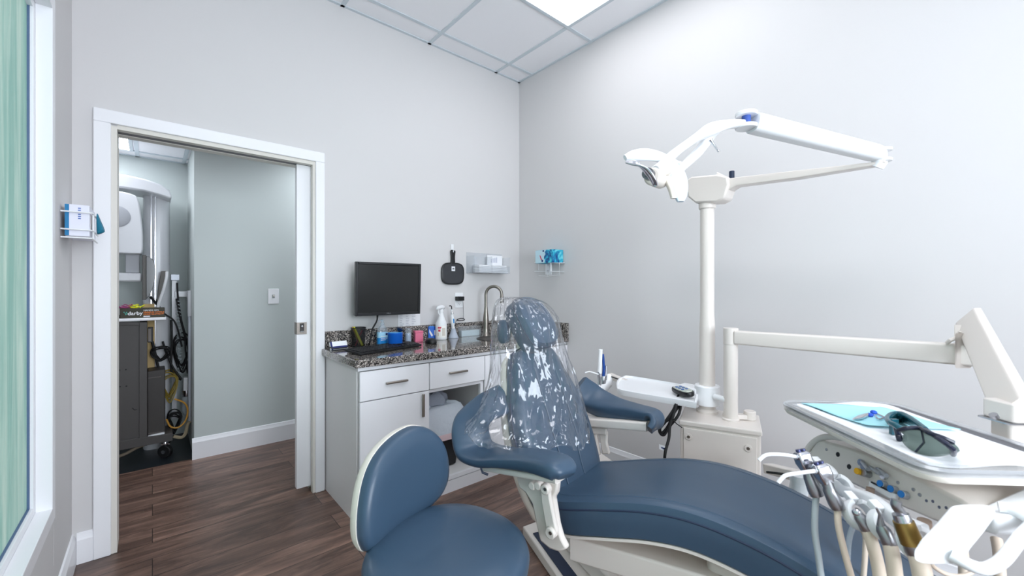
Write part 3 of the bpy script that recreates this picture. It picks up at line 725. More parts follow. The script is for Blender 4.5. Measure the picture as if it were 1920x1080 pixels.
b = MB().tube([(q.x-.022,q.y-.004,WT+.006),(q.x+.026,q.y+.006,WT+.1)],.0035,8); tag(obj('pen', b, mat('dark_red_pen',(150,30,50),.4), None),'dark red pen leaning to the right in the mesh cup','pen')
b = MB().tube([(q.x+.01,q.y+.012,WT+.006),(q.x-.034,q.y+.01,WT+.125)],.0035,6); tag(obj('pencil', b, WOODP, None),'wooden pencil sticking out above the left rim of the mesh cup','pencil')
# keyboard
k0 = onWT(658,657); k1 = onWT(806,647); k2 = onWT(676,667)
ex = (k1-onWT(676,667)); ex.z=0; L = .44; exn = ex.normalized(); 
ky = Vector((-exn.y,exn.x,0)); ko = k2+Vector((0,0,.001))
t = thing('keyboard', (ko+exn*L/2), 'black full-size keyboard lying along the front of the worktop', 'keyboard')
Mk = frame(ko, exn, ky+Vector((0,0,.06)))
b = MB().box((0,0,0),(L,.145,.013)); b.v=[Mk@v for v in b.v]; obj('keyboard_case', b, BLACK, t, bevel=.003, flat=True)
kb = MB()
for r_i in range(6):
    n_k = 15; y_ = .012+.0205*r_i+(.005 if r_i==5 else 0)
    xk = .01
    for k in range(n_k):
        w_ = .0185
        if r_i==0 and k in (4,5,6,7,8): w_=.0195
        kb.box((xk,y_,.013),(xk+w_-.003,y_+.0165,.018)); xk += w_
    for k in range(3): kb.box((.297+.0185*k,y_,.013),(.297+.0185*k+.0155,y_+.0165,.018)) if r_i not in (1,2) or (r_i==1 and k==1) else None
    if r_i<5:
        for k in range(4): kb.box((.36+.0185*k,y_,.013),(.36+.0185*k+.0155,y_+.0165,.018))
kb.v=[Mk@v for v in kb.v]; obj('keys', kb, mat('key_black',(34,34,37),.45), t, bevel=.001, flat=True)
# mouse
q = onWT(808,644); b = MB(); b.loft([[(q.x+p[0]*s_, q.y+p[1]*s_*1.5, WT+z_) for p in sup(.033,.030,2.4,24)] for z_, s_ in ((0,.95),(.006,1),(.018,.97),(.027,.82),(.034,.5),(.036,.2))]); o=obj('computer_mouse', b, BLACK, None); tag(o,'black computer mouse right of the keyboard','mouse')
# sanitizer bottle
q = onWT(717,648); hb = .125
t = thing('sanitizer_bottle', (q.x,q.y,WT), 'clear pump bottle of hand sanitizer with a blue and white label', 'bottle')
b = MB(); b.loft([[(q.x+p[0]*s_,q.y+p[1]*s_,WT+z_) for p in sup(.033,.022,3.5,28)] for z_,s_ in ((0,.94),(.004,1),(.085,1),(.105,.86),(.12,.55),(.128,.34),(.136,.33))]); obj('bottle_body', b, CLEARB, t)
b = MB(); b.loft([[(q.x+p[0],q.y+p[1],WT+z_) for p in sup(.0336,.0226,3.5,28)] for z_ in (.012,.052)],caps=False); obj('label_lower', b, BLUEL, t)
b = MB(); b.loft([[(q.x+p[0],q.y+p[1],WT+z_) for p in sup(.0336,.0226,3.5,28)] for z_ in (.052,.085)],caps=False); obj('label_upper', b, mat('label_sky',(170,220,245),.4), t)
b = MB().cyl((q.x+.018,q.y-.0235,WT+.074),(q.x+.018,q.y-.022,WT+.074),.007,18); obj('round_mark', b, NAVY, t)
b = MB().box((q.x-.02,q.y-.0238,WT+.058),(q.x+.012,q.y-.0226,WT+.062)).box((q.x-.02,q.y-.0238,WT+.045),(q.x+.022,q.y-.0226,WT+.048)).box((q.x-.02,q.y-.0238,WT+.036),(q.x+.015,q.y-.0226,WT+.039)); obj('label_print', b, TRIM, t, flat=True)
b = MB().lathe((q.x,q.y,WT+.134),[(.013,0),(.013,.01),(.008,.012),(.008,.02),(.011,.022),(.011,.03),(.004,.032)],16).bar((q.x,q.y,WT+.16),(q.x-.03,q.y-.01,WT+.158),.006,.006); obj('pump_cap', b, CLEARB, t)
# blue jar
q = onWT(745,651); t = thing('blue_jar', (q.x,q.y+.03,WT), 'shiny royal blue round jar with a hinged lid behind the keyboard', 'jar')
b = MB().lathe((q.x,q.y+.03,WT),[(.043,0),(.045,.003),(.045,.078),(.046,.08),(.046,.086),(.042,.088)],36); obj('jar_body', b, ROYAL, t)
b = MB().lathe((q.x,q.y+.03,WT+.0881),[(.041,0),(.041,.002),(.02,.004)],30); obj('jar_lid', b, mat('pale_blue_lid',(80,170,235),.2), t)
b = MB().lathe((q.x+.02,q.y+.02,WT+.092),[(.008,0),(.019,.012),(.024,.022),(.016,.024),(.002,.012)],20,(.35,-.2,.9)); obj('lid_tab', b, mat('navy_plastic',(20,36,72),.3), t)
# clear cylinder
q = onWT(768,642); b = MB().lathe((q.x,q.y+.02,WT),[(.022,0),(.024,.003),(.024,.075),(.02,.082),(.02,.094),(.014,.095)],24); t=obj('clear_canister', b, CLEARB, None); tag(t,'clear plastic canister between the blue jar and the pink box','canister')
b = MB().lathe((q.x,q.y+.02,WT+.003),[(.018,0),(.018,.055)],16); obj('canister_contents', b, mat('cotton_grey',(196,206,222),.8), t)
# pink box
q = onWT(787,641); Mz = Matrix.Translation((q.x,q.y+.02,WT)) @ Matrix.Rotation(-.25,4,'Z')
t = thing('pink_box', (q.x,q.y+.02,WT), 'small square pink plastic box with a lid on the worktop', 'box')
b = MB().box((-.027,-.027,0),(.027,.027,.062)); b.v=[Mz@v for v in b.v]; obj('box_body', b, PINK, t, bevel=.003, flat=True)
b = MB().box((-.029,-.029,.062),(.029,.029,.074)); b.v=[Mz@v for v in b.v]; obj('box_lid', b, PINK, t, bevel=.003, flat=True)
# blue white carton
q = onWT(818,636); Mz = Matrix.Translation((q.x-.01,q.y+.025,WT)) @ Matrix.Rotation(-.3,4,'Z')
t = thing('blue_carton', (q.x-.01,q.y+.02,WT), 'open royal blue and white carton between the pink box and the spray bottle', 'carton')
b = MB().box((-.040,-.025,0),(.036,.025,.088)); b.v=[Mz@v for v in b.v]; obj('carton_body', b, ROYAL, t, flat=True)
b = MB().box((.0,-.0262,.03),(.03,-.0252,.066)).prism([(-.034,-.0262,.075),(-.008,-.0262,.03),(-.016,-.0262,.02),(-.034,-.0262,.05)],(0,.001,0)); b.v=[Mz@v for v in b.v]; obj('carton_print', b, TRIM, t, flat=True)
b = MB().box((-.034,-.024,.0852),(-.0,.0,.094)); b.v=[Mz@v for v in b.v]; obj('carton_flap', b, mat('blue_flap',(60,140,220),.5), t, flat=True)
# spray bottle
q = onWT(830,637); q.y+=.02; t = thing('spray_bottle', (q.x,q.y,WT), 'tall white trigger spray bottle with red and white label on the worktop', 'spray bottle')
b = MB(); b.lathe((q.x,q.y,WT),[(.036,0),(.04,.004),(.041,.01),(.041,.1),(.038,.118),(.028,.14),(.018,.17),(.014,.19),(.014,.2)],32); obj('bottle_body', b, WHITE, t)
n_=24
b = MB(); b.loft([[(q.x+.0415*math.cos(a_),q.y+.0415*math.sin(a_),WT+z_) for a_ in [math.radians(195+k*100/n_) for k in range(n_+1)]] for z_ in (.018,.1)],caps=False); b.f=[f for f in b.f if not (abs(f[0]-f[1])>1 and abs(f[0]-f[1])<n_+1 and abs(f[0]-f[1])!=n_+1)]
lb_ = MB(); lb_.v=b.v; lb_.f=[(k,k+1,n_+2+k,n_+1+k) for k in range(n_)]; obj('label', lb_, mat('label_white',(250,248,244),.5), t, recalc=False)
def curved(z0,z1,a0,a1,m_,nm):
    n__=8; c_=MB(); c_.v=[Vector((q.x+.0421*math.cos(a_),q.y+.0421*math.sin(a_),WT+z)) for z in (z0,z1) for a_ in [math.radians(a0+k*(a1-a0)/n__) for k in range(n__+1)]]; c_.f=[(k,k+1,n__+2+k,n__+1+k) for k in range(n__)]; obj(nm,c_,m_,t,recalc=False)
curved(.085,.092,205,240,RED,'label_band'); curved(.06,.074,210,232,RED,'label_emblem'); curved(.078,.082,203,238,RED,'label_line'); curved(.03,.05,206,214,mat('label_tan',(200,180,150),.6),'label_mark'); curved(.03,.085,248,280,mat('label_fine_print',(214,206,196),.6),'label_text_block')
b = MB().lathe((q.x,q.y,WT+.195),[(.017,0),(.017,.018),(.012,.022)],20); 
dz = Vector((-.6,-.3,0)).normalized()
b.loft([[Vector((q.x,q.y,WT+.222))+dz*(dd)+Vector((0,0,zz_))+Vector((-dz.y,dz.x,0))*p[0]+Vector((0,0,p[1])) for p in sup(w_,hh,3,16)] for dd,zz_,w_,hh in ((-.032,0,.012,.008),(-.024,.004,.017,.013),(.0,.008,.018,.016),(.03,.006,.014,.013),(.048,.002,.010,.010),(.055,.0,.006,.006))])
obj('spray_head', b, WHITE, t)
b = MB().tube(cat([Vector((q.x,q.y,WT+.218))+dz*.03,Vector((q.x,q.y,WT+.195))+dz*.036,Vector((q.x,q.y,WT+.175))+dz*.026],4),.0045,8); obj('trigger', b, WHITE, t)
# curing light on stand
q = onWT(853,634); q.y+=.02; t = thing('curing_light', (q.x,q.y,WT), 'white and silver cordless curing light with a curved black tip on its cone base', 'curing light')
b = MB().lathe((q.x,q.y,WT),[(.037,0),(.038,.004),(.034,.012),(.024,.035),(.018,.055),(.014,.07)],28); obj('charging_base', b, mat('base_blue_grey',(180,188,202),.3), t)
tipz = oy(842,572,q.y).z; lean = Vector((-.10,0,1)).normalized()
b = MB().tube([Vector((q.x,q.y,WT+.055)), Vector((q.x,q.y,WT+.055))+lean*.05, Vector((q.x,q.y,WT+.055))+lean*.115, Vector((q.x,q.y,WT+.055))+lean*.12],[.013,.014,.010,.010],18); obj('handpiece_body', b, WHITE, t)
p_ = Vector((q.x,q.y,WT+.055))+lean*.12
b = MB().tube([p_,p_+lean*.004],[.0105,.0105],16).tube([p_+lean*.004,p_+lean*.03,p_+lean*.038],[.009,.006,.006],14); obj('metal_collar', b, CHROME, t)
b = MB().tube(cat([p_+lean*.036,p_+lean*.055,p_+lean*.062+Vector((-.008,0,0)),p_+lean*.06+Vector((-.018,-.002,0))],5),[.004]*16,10); obj('curved_tip', b, BLACK, t)
b = MB().obox(Vector((q.x-.006,q.y-.0135,WT+.125)),(.0045,0,0),lean*.016,(0,.0015,0)); obj('button_panel', b, BLUEL, t, bevel=.001)
# acrylic holder with paper
a = oy(860,628,D-.03); c = oy(892,628,D-.03)
t = thing('acrylic_tray', ((a.x+c.x)/2,D-.06,WT), 'low clear acrylic holder with pale glass slabs against the backsplash', 'holder')
b = MB().box((a.x-.005,D-.075,WT),(c.x+.02,D-.072,WT+.05)).box((a.x-.005,D-.075,WT),(a.x-.002,D-.026,WT+.075)).box((c.x+.017,D-.075,WT),(c.x+.02,D-.026,WT+.075)).box((a.x-.002,D-.029,WT),(c.x+.017,D-.026,WT+.075)); obj('acrylic_shell', b, CLEAR, t, flat=True)
b = MB().box((a.x,D-.068,WT+.001),(c.x+.008,D-.034,WT+.045)); obj('pale_slab', b, mat('pale_slab',(206,222,226),.3), t, bevel=.002)
# ---------------- wall things above
def wall_outlet(c, n, label, nm='wall_outlet'):
    t, c, n, r = plate(nm, c, .07, .114, n, WHITE, label, 'power outlet')
    b = MB(); s = MB()
    for dz in (.026,-.026):
        cc_ = c+Vector((0,0,dz))+n*.0065; b.obox(cc_, r*.017, Vector((0,0,.014)), n*.001)
        for dx in (-.006,.006): s.obox(cc_+r*dx+n*.0012+Vector((0,0,.003)), r*.0011, Vector((0,0,.004)), n*.0004)
        s.cyl(cc_+n*.0008+Vector((0,0,-.007)), cc_+n*.0015+Vector((0,0,-.007)), .0022, 10)
    obj('socket_face', b, TRIM, t, bevel=.001, flat=True); obj('socket_slot', s, BLACK, t, flat=True); return t
q = oy(860,563,D); wall_outlet((q.x,D,q.z),(0,-1,0),'white duplex power outlet with a black adapter plugged in above the worktop')
t = thing('wall_adapter', oy(866,559,D-.01), 'black square power adapter plugged into the outlet above the worktop', 'power adapter')
q = oy(864,560,D-.04); b = MB().box((q.x-.03,D-.045,q.z-.016),(q.x+.03,D-.008,q.z+.016)); obj('adapter_body', b, BLACK, t, bevel=.003, flat=True)
lp = oy(864,599,D-.025); pts=[(q.x+.025,D-.03,q.z-.015),oy(869,590,D-.03),lp+Vector((.02,0,0))]
b = MB().tube(cat(pts,4),.0018,6); b.tube([lp+Vector((.033*math.cos(a_),.008*math.sin(a_*2),.008*math.sin(a_)-.05*.0)) for a_ in [2*PI*i/20 for i in range(41)]],.0032,7).tube(cat([lp+Vector((-.033,0,0)),oy(854,605,D-.1),oy(852,612,D-.14)],4),.0018,6)
obj('adapter_cord', b, RUB, t)
q = oy(703,620,D); 
p0_ = oy(746,588,D); p1_ = oy(785,610,D); 
b = MB().box((p0_.x,D-.003,p1_.z-.02),(p1_.x+.01,D-.001,p0_.z+.04)); t = obj('paper_notice', b, PAPER, None, flat=True); tag(t,'white printed paper taped to the wall behind the monitor corner','paper')
b = MB()
for i in range(9): 
    z_ = p1_.z-.008+.012*i
    for xx in range(3): b.box((p0_.x+.012+.045*xx,D-.0036,z_),(p0_.x+.012+.045*xx+random.uniform(.014,.034),D-.003,z_+.0025))
obj('printed_lines', b, mat('print_grey',(176,178,190),.8), t, flat=True)
# hand mirror
q = oy(850,513,D-.02); mcx_, mcz_ = q.x, q.z
t = thing('hand_mirror', (mcx_,D-.02,mcz_-.085), 'black rounded-square hand mirror hanging by its handle on the wall', 'hand mirror')
b = MB(); Mf = frame((mcx_,D-.008,mcz_),(1,0,0),(0,0,1))
hwid = (oy(871,513,D).x-oy(829,513,D).x)/2; hz_ = (oy(850,493,D).z-oy(850,534,D).z)/2
out = sup(hwid,hz_,3.4,44); out=[(x*(1-.08*(-y/hz_)*0-.0),y) for x,y in out]
b.pad(Mf, out, [(.004,0),(0,.003),(0,.009),(.004,.012)]); obj('mirror_body', b, BLACK, t)
b = MB().pad(Mf, [(x*.88,y*.88) for x,y in out], [(0,.012),(.0,.0125)]); obj('mirror_glass', b, mat('dark_mirror',(60,61,65),.1), t)
ht = oy(850,467,D).z
b = MB().pad(frame((mcx_,D-.008,(mcz_+hz_+ht)/2-.008),(1,0,0),(0,0,1)), [(-.018,-(ht-mcz_-hz_)/2-.01),(.018,-(ht-mcz_-hz_)/2-.01),(.016,0),(.021,(ht-mcz_-hz_)/2-.01),(.014,(ht-mcz_-hz_)/2),(-.014,(ht-mcz_-hz_)/2),(-.021,(ht-mcz_-hz_)/2-.01),(-.016,0)], [(.002,0),(0,.003),(0,.010),(.003,.013)]); obj('handle', b, BLACK, t, bevel=.002)
b = MB().pad(frame((mcx_,D-.021,ht-.018),(1,0,0),(0,0,1)), sup(.004,.009,2,16), [(0,0),(0,.0008)]); obj('hang_hole', b, PAPER, t)
st_ = oy(850,504,D); b = MB().box((mcx_-.016,D-.022,st_.z-.018),(mcx_+.014,D-.0206,st_.z+.016)); o=obj('sticker', b, PAPER, t, flat=True)
b = MB().box((mcx_-.009,D-.0226,st_.z-.006),(mcx_+.007,D-.022,st_.z+.006)); obj('sticker_print', b, mat('sticker_grey',(110,112,118),.7), o, flat=True)
b = MB().box((mcx_-.011,D-.007,ht-.016),(mcx_+.011,D-.001,ht+.034)).cyl((mcx_,D-.001,ht-.012),(mcx_,D-.024,ht-.012),.0035,10).sphere((mcx_,D-.026,ht-.011),.005,10); tag(obj('adhesive_hook', b, WHITE, None),'small white adhesive hook holding the black hand mirror','hook')
# clear acrylic glove dispenser
a = oy(874,473,D-.0); c = oy(941,512,D-.06)
x0_, x1_ = a.x, oy(943,490,D-.02).x; z1_, z0_ = a.z, oy(874,512,D-.03).z
t = thing('acrylic_dispenser', ((x0_+x1_)/2,D-.05,z0_), 'clear acrylic wall dispenser holding white folded towels beside the hand mirror', 'dispenser')
b = MB().box((x0_,D-.006,z0_),(x1_,D-.0003,z1_)).box((x0_,D-.11,z0_),(x0_+.003,D-.006,z1_-.03)).box((x1_-.003,D-.11,z0_),(x1_,D-.006,z1_-.03)).box((x0_+.003,D-.11,z0_),(x1_-.003,D-.006,z0_+.003)).box((x0_+.003,D-.11,z0_+.003),(x1_-.003,D-.107,z0_+.055)).box(((x0_+x1_)/2-.002,D-.10,z0_+.003),((x0_+x1_)/2+.002,D-.006,z1_-.03))
obj('acrylic_shell', b, CLEAR, t, flat=True)
b = MB()
for i in range(5): b.box((x0_+.055,D-.10+.002*i,z0_+.006+.012*i),(x1_-.012-.002*i,D-.012,z0_+.016+.012*i))
o=obj('folded_towels', b, PAPER, None, bevel=.003); tag(o,'white folded towels stacked in the clear wall dispenser','towels')
b = MB().box(((x0_+x1_)/2+.014,D-.02,z0_+.07),(x1_-.006,D-.012,z1_-.012)); o = obj('paper_packet', b, PAPER, None, bevel=.001); tag(o,'white printed packet standing in the right half of the clear dispenser','packet')
b = MB()
for i in range(4): b.box(((x0_+x1_)/2+.05+.018*i,D-.0206,z0_+.09),((x0_+x1_)/2+.06+.018*i,D-.02,z1_-.04+.004*i))
obj('packet_print', b, mat('print_pale',(186,190,206),.8), o, flat=True)
# wire rack on right wall
X = XR
def rw(u,v,x=X): return ox(u,v,x)
t = thing('wire_rack', rw(1030,518,X-.03), 'white wire rack on the right wall holding a blue tissue box', 'wire rack')
b = MB(); r_=.0032
xf = X-.115
for v,x_ in ((492,X-.003),(509,X-.003)): b.tube([rw(1002,v,x_),rw(1058,v+1,x_)],r_,8)
for u0,u1,v0,v1,x_ in ((1010,1034,492,508,xf),(1034,1056,492,517,xf)):
    pass
b.tube([rw(1010,492,X-.01),rw(1010,507,X-.01)],r_,8)
b.tube([rw(1026,508,X-.01),rw(1026,518,X-.07),rw(1010,517,X-.07)],r_,8); b.tube([rw(1026,518,X-.07),rw(1049,516,xf),rw(1049,493,xf),rw(1033,493,xf),rw(1033,509,xf),rw(1049,509,xf)],r_,8)
b.tube([rw(1049,493,xf),rw(1058,493,X-.01)],r_,8).tube([rw(1010,492,X-.01),rw(1033,493,xf)],r_,8)
obj('rack_wire', b, WHITE, t)
yb = rw(1056,480,X-.006).y; xf_ = yb*ray(1036,480).x/ray(1036,480).y; ya = rw(1004,480,xf_).y
zb = rw(1036,492,xf_).z; ztb = rw(1036,467,xf_).z; w_ = ya-yb; hgt = ztb-zb
t = thing('tissue_box', ((xf_+X)/2,(ya+yb)/2,zb), 'tissue box with blue marbled print standing on the wire rack on the right wall', 'tissue box')
b = MB().box((xf_,yb,zb),(X-.006,ya,ztb)); obj('carton', b, WAVE, t, bevel=.001, flat=True)
pl = [(ya-.001,zb+.001),(ya-w_*.52,zb+.001)]+[(ya-w_*(.52+.05*math.sin(i*1.9)+.03*i/4), zb+hgt*i/6) for i in range(1,6)]+[(ya-w_*.64,ztb-.001),(ya-.001,ztb-.001)]
b = MB().prism([(xf_-.0005,y_,z_) for y_,z_ in pl],(-.0006,0,0)); obj('pale_print', b, mat('pale_blue_print',(196,228,240),.5), t, flat=True)
b = MB().prism([(xf_-.0015,ya-w_*.26,zb+hgt*.62),(xf_-.0015,ya-w_*.31,zb+hgt*.58),(xf_-.0015,ya-w_*.40,zb+hgt*.26),(xf_-.0015,ya-w_*.34,zb+hgt*.24)],(-.0006,0,0)); obj('pink_print', b, RED, t, flat=True)
b = MB().lathe((xf_-.0018,ya-w_*.42,zb+hgt*.17),[(.009,0),(.009,.0008)],16,(-1,0,0)); b.box((xf_-.0026,ya-w_*.52,ztb-.014),(xf_-.0012,ya-w_*.44,ztb-.003)); obj('dark_print', b, NAVY, t, flat=True)
q = rw(1029,502,X); wall_outlet((X,q.y,q.z),(-1,0,0),'white power outlet on the right wall behind the wire rack')
# glove box holder left wall
BY = 2.34
a = oy(117,382,BY); c = oy(167,446,BY); xb0 = XL+.012; xb1 = oy(168,400,BY).x; zb0, zb1 = oy(150,443,BY).z, oy(150,384,BY).z
t = thing('wall_glove_rack', (XL,BY+.12,zb0), 'white wire rack on the left wall beside the door casing', 'wire rack')
b = MB()
for z_ in (zb0+.025, zb1-.03): b.tube([(XL+.002,BY-.008,z_),(xb1+.004,BY-.008,z_),(xb1+.008,BY-.002,z_),(xb1+.008,BY+.22,z_)],.003,8)
b.tube([(XL+.002,BY-.004,zb0-.006),(xb1+.006,BY-.004,zb0-.006),(xb1+.006,BY+.22,zb0-.006)],.003,8).tube([(xb1+.008,BY+.03,zb0-.006),(xb1+.008,BY+.03,zb1-.03)],.003,8)
obj('rack_wire', b, WHITE, t)
t = thing('wall_glove_box', (xb0,BY+.1,zb0), 'white and blue glove box in the rack on the left wall by the door', 'glove box')
b = MB().box((xb0,BY,zb0),(xb1,BY+.22,zb1)); obj('carton', b, mat('carton_lilac',(232,233,245),.5), t, bevel=.003, flat=True)
b = MB().box((xb0+.0005,BY-.001,zb0+.001),(xb0+.012,BY,zb1-.001)); obj('blue_stripe', b, mat('stripe_blue',(10,122,176),.5), t, flat=True)
b = MB()
for i in range(6): b.box((xb0+.036,BY-.001,zb1-.016-.008*i),(xb0+.044,BY-.0003,zb1-.012-.008*i))
obj('side_lettering', b, mat('letter_blue',(90,120,190),.5), t, flat=True)
b = MB().box((xb1,BY+.03,zb0+.03),(xb1+.001,BY+.08,zb1-.03)); obj('side_print', b, mat('print_taupe',(196,190,188),.6), t, flat=True)
b = MB(); 
tp = [oy(181,398,BY+.12)]; 
P = lambda u,v,y: oy(u,v,y)
ring0 = [P(179,400,BY+.06),P(183,398,BY+.1),P(185,402,BY+.12)]
gl = MB(); gl.loft([[P(181,397,BY+.09),P(184,398,BY+.11),P(183,400,BY+.12),P(180,400,BY+.1)],[P(179,412,BY+.06),P(189,413,BY+.08),P(190,416,BY+.12),P(181,416,BY+.12)],[P(178,438,BY+.03),P(198,432,BY+.05),P(200,434,BY+.12),P(182,441,BY+.13)],[P(180,441,BY+.05),P(196,436,BY+.06),P(197,436,BY+.1),P(183,441,BY+.11)]])
o = obj('teal_glove', gl, TEAL, None, sub=1); tag(o,'teal nitrile glove hanging out of the left wall glove box','glove')
# ---------------- waste bin in the niche
by = 2.33; bx0 = xm+.03; 
t = thing('waste_bin', (xm+.16,by,.098), 'black waste bin with a white liner inside the open cabinet niche', 'waste bin')
bw, bd = .28, .19; bxc = xm+.175
b = MB(); b.loft([[(bxc+p[0]*s_,by+p[1]*s_,z_) for p in rrect(bw,bd,.03)] for z_,s_ in ((.099,.8),(.36,1.0),(.365,1.02),(.38,1.02))]); obj('bin_body', b, BLACK, t)
b = MB(); rr=[]
for z_,s_ in ((.29,1.04),(.32,1.08),(.39,1.08),(.445,1.06),(.475,.96),(.49,.78),(.492,.45)):
    base = rrect(bw,bd,.03); ring=[]
    for k,p in enumerate(base):
        w_ = 1+ .035*math.sin(k*2.1+z_*30)+.02*math.sin(k*.7+z_*50)
        ring.append((bxc+p[0]*s_*w_, by+p[1]*s_*w_, z_+.012*math.sin(k*.9+z_*12)))
    rr.append(ring)
b.loft(rr); obj('liner', b, BAGW, t)
b = MB(); b.loft([[(bxc+p[0]*s_,by+p[1]*s_,z_+.008*math.sin(k*.5)) for k,p in enumerate(rrect(bw,bd,.03))] for z_,s_ in ((.275,1.04),(.295,1.09),(.315,1.07))],caps=False); obj('liner_hem', b, PINKB, t)
b = MB(); rr=[]
for z_,s_ in ((.48,.9),(.51,1),(.54,.9),(.56,.6),(.565,.3)): rr.append([(bxc-.02+.09*s_*math.cos(a_)*(1+.15*math.sin(5*a_+z_*40)),by-.01+.06*s_*math.sin(a_)*(1+.15*math.sin(4*a_)),z_+.01*math.sin(3*a_)) for a_ in [2*PI*k/28 for k in range(28)]])
b.loft(rr); obj('crumpled_bag', b, mat('liner_grey',(176,184,200),.4,bump=(40,.8,.01)), t)
#@@PART3
# =====================================================================  DENTAL CHAIR
CO_ = Vector((1.15,.945,0)); yaw = math.radians(8)
ex_ = Vector((math.cos(yaw), math.sin(yaw), 0)); ey_ = Vector((-math.sin(yaw), math.cos(yaw), 0)); ez_ = Vector((0,0,1))
def C(x, y, z): return CO_ + ex_*x + ey_*y + ez_*z
ch = thing('dental_chair', C(0,-.1,0), 'large blue vinyl dental treatment chair on a cream base in the middle of the room', 'dental chair')
# seat and leg rest, one long curved pad
path = [(.06,.545),(-.02,.556),(-.15,.594),(-.28,.628),(-.40,.642),(-.52,.632),(-.64,.604),(-.78,.552),(-.95,.475),(-1.15,.40),(-1.25,.365)]
wlf = [.15,.20,.195,.178,.162,.148,.138,.135,.135,.13,.09]
wid  = [.17,.215,.232,.24,.242,.242,.240,.235,.225,.20,.13]
pp = cat([Vector((0,y,z)) for y,z in path], 5); ww = cat([Vector((w,l_,0)) for w,l_ in zip(wid,wlf)], 5)
rings = []; top_l = []; 
for i,p in enumerate(pp):
    tan = (pp[min(i+1,len(pp)-1)]-pp[max(i-1,0)]).normalized(); nz = Vector((0,-tan.z,tan.y)); nz = nz if nz.z > 0 else -nz
    w = ww[i].x; wl = ww[i].y; th = .105 if 3 < i < len(pp)-4 else .09
    e = min(i, len(pp)-1-i); sh = 1 if e > 2 else (.93,.97,.99)[e]
    ring = []
    prof = [(-.985,-th*.93),(-.93,-th),(.93,-th),(.985,-th*.93),(1.0,-th*.6),(1.0,-.03),(.985,-.016),(.965,-.006),(.90,.0),(.8,.002),(.4,-.003),(0,-.006),(-.4,-.003),(-.8,.002),(-.90,0),(-.965,-.006),(-.985,-.016),(-1.0,-.03),(-1.0,-th*.6)]
    for a_, q_ in prof:
        v = Vector((a_*(w if a_>0 else wl)*sh, p.y, p.z))+nz*(q_*sh if e>2 else -th/2+(q_+th/2)*sh)
        ring.append(C(v.x, v.y, v.z))
    rings.append(ring)
    top_l.append((w*sh, p, nz, wl*sh))
b = MB().loft(rings); obj('seat_cushion', b, BLUE, ch)
b = MB()
for s_ in (-1,1):
    b.tube([C(s_*(w if s_>0 else wl)*.988, (p+nz*-.026).y, (p+nz*-.026).z) for w,p,nz,wl in top_l[1:-1]], .0032, 8)
obj('edge_piping', b, BLUED, ch)
b = MB()
for s_ in (-1,1):
    b.tube([C(s_*(w if s_>0 else wl)*.80, (p+nz*.0005).y, (p+nz*.0005).z) for w,p,nz,wl in top_l[1:-1]], .0028, 8)
obj('top_seam', b, BLUE, ch)
b = MB(); rr=[]
for i,(w,p,nz,wl) in enumerate(top_l[3:-12]):
    rr.append([C(a_*(w if a_>0 else wl), (p+nz*q_).y, (p+nz*q_).z) for a_,q_ in ((-.96,-.104),(-.96,-.112),(-.8,-.122),(.8,-.122),(.96,-.118),(.96,-.104))])
b.loft(rr); obj('seat_pan', b, CREAM, ch)
# backrest
tl = math.atan2(.20,.52)
def BK(): return frame(C(-.005,.035,.44), ex_, ey_*math.sin(tl)+ez_*math.cos(tl))
MBk = BK()      # z axis of frame = x cross y -> faces foot end?
if MBk.col[2].to_3d().dot(ey_) > 0: 
    pass
nzb = MBk.col[2].to_3d(); sgn = -1 if nzb.dot(ey_) > 0 else 1
ol_ = [(-.13,-.02),(.13,-.02),(.195,.05),(.225,.18),(.225,.30),(.20,.40),(.165,.47),(.14,.53),(.10,.575),(0,.59),(-.10,.575),(-.14,.53),(-.165,.47),(-.20,.40),(-.225,.30),(-.225,.18),(-.195,.05)]
ol = [(x*.9,y) for x,y in ol_]
olc = [(p.x,p.y) for p in cat([Vector((x,y,0)) for x,y in ol],4,True)]
def zz(l): return [(i_, sgn*z_) for i_, z_ in l]
b = MB().pad(MBk, olc, zz([(.02,-.035),(0,-.02),(-.0,.02),(.006,.036),(.022,.046),(.06,.052),(.12,.05)])); obj('backrest_cushion', b, BLUE, ch)
b = MB().pad(MBk, olc, zz([(.03,-.075),(.012,-.066),(.004,-.05),(.006,-.03)])); obj('backrest_shell', b, CREAM2, ch)
b = MB()
def bp(x,y,z=.053): return MBk @ Vector((x,y,sgn*z))
b.tube([bp(-.06,y_,.0515) for y_ in (.02,.1,.2,.3,.4,.5)],.003,8).tube(cat([bp(.05,.02,.05),bp(.05,.15,.051),bp(.075,.22,.051),bp(.15,.28,.049),bp(.19,.33,.043)],4),.0028,8).tube(cat([bp(.075,.22,.051),bp(.07,.35,.051),bp(.06,.5,.05)],4),.0028,8)
obj('backrest_seam', b, BLUE, ch)
b = MB(); b.tube([MBk @ Vector((x*1.002,y*1.002,0)) for x,y in olc+[olc[0]]],.0035,8); obj('backrest_piping', b, BLUED, ch)
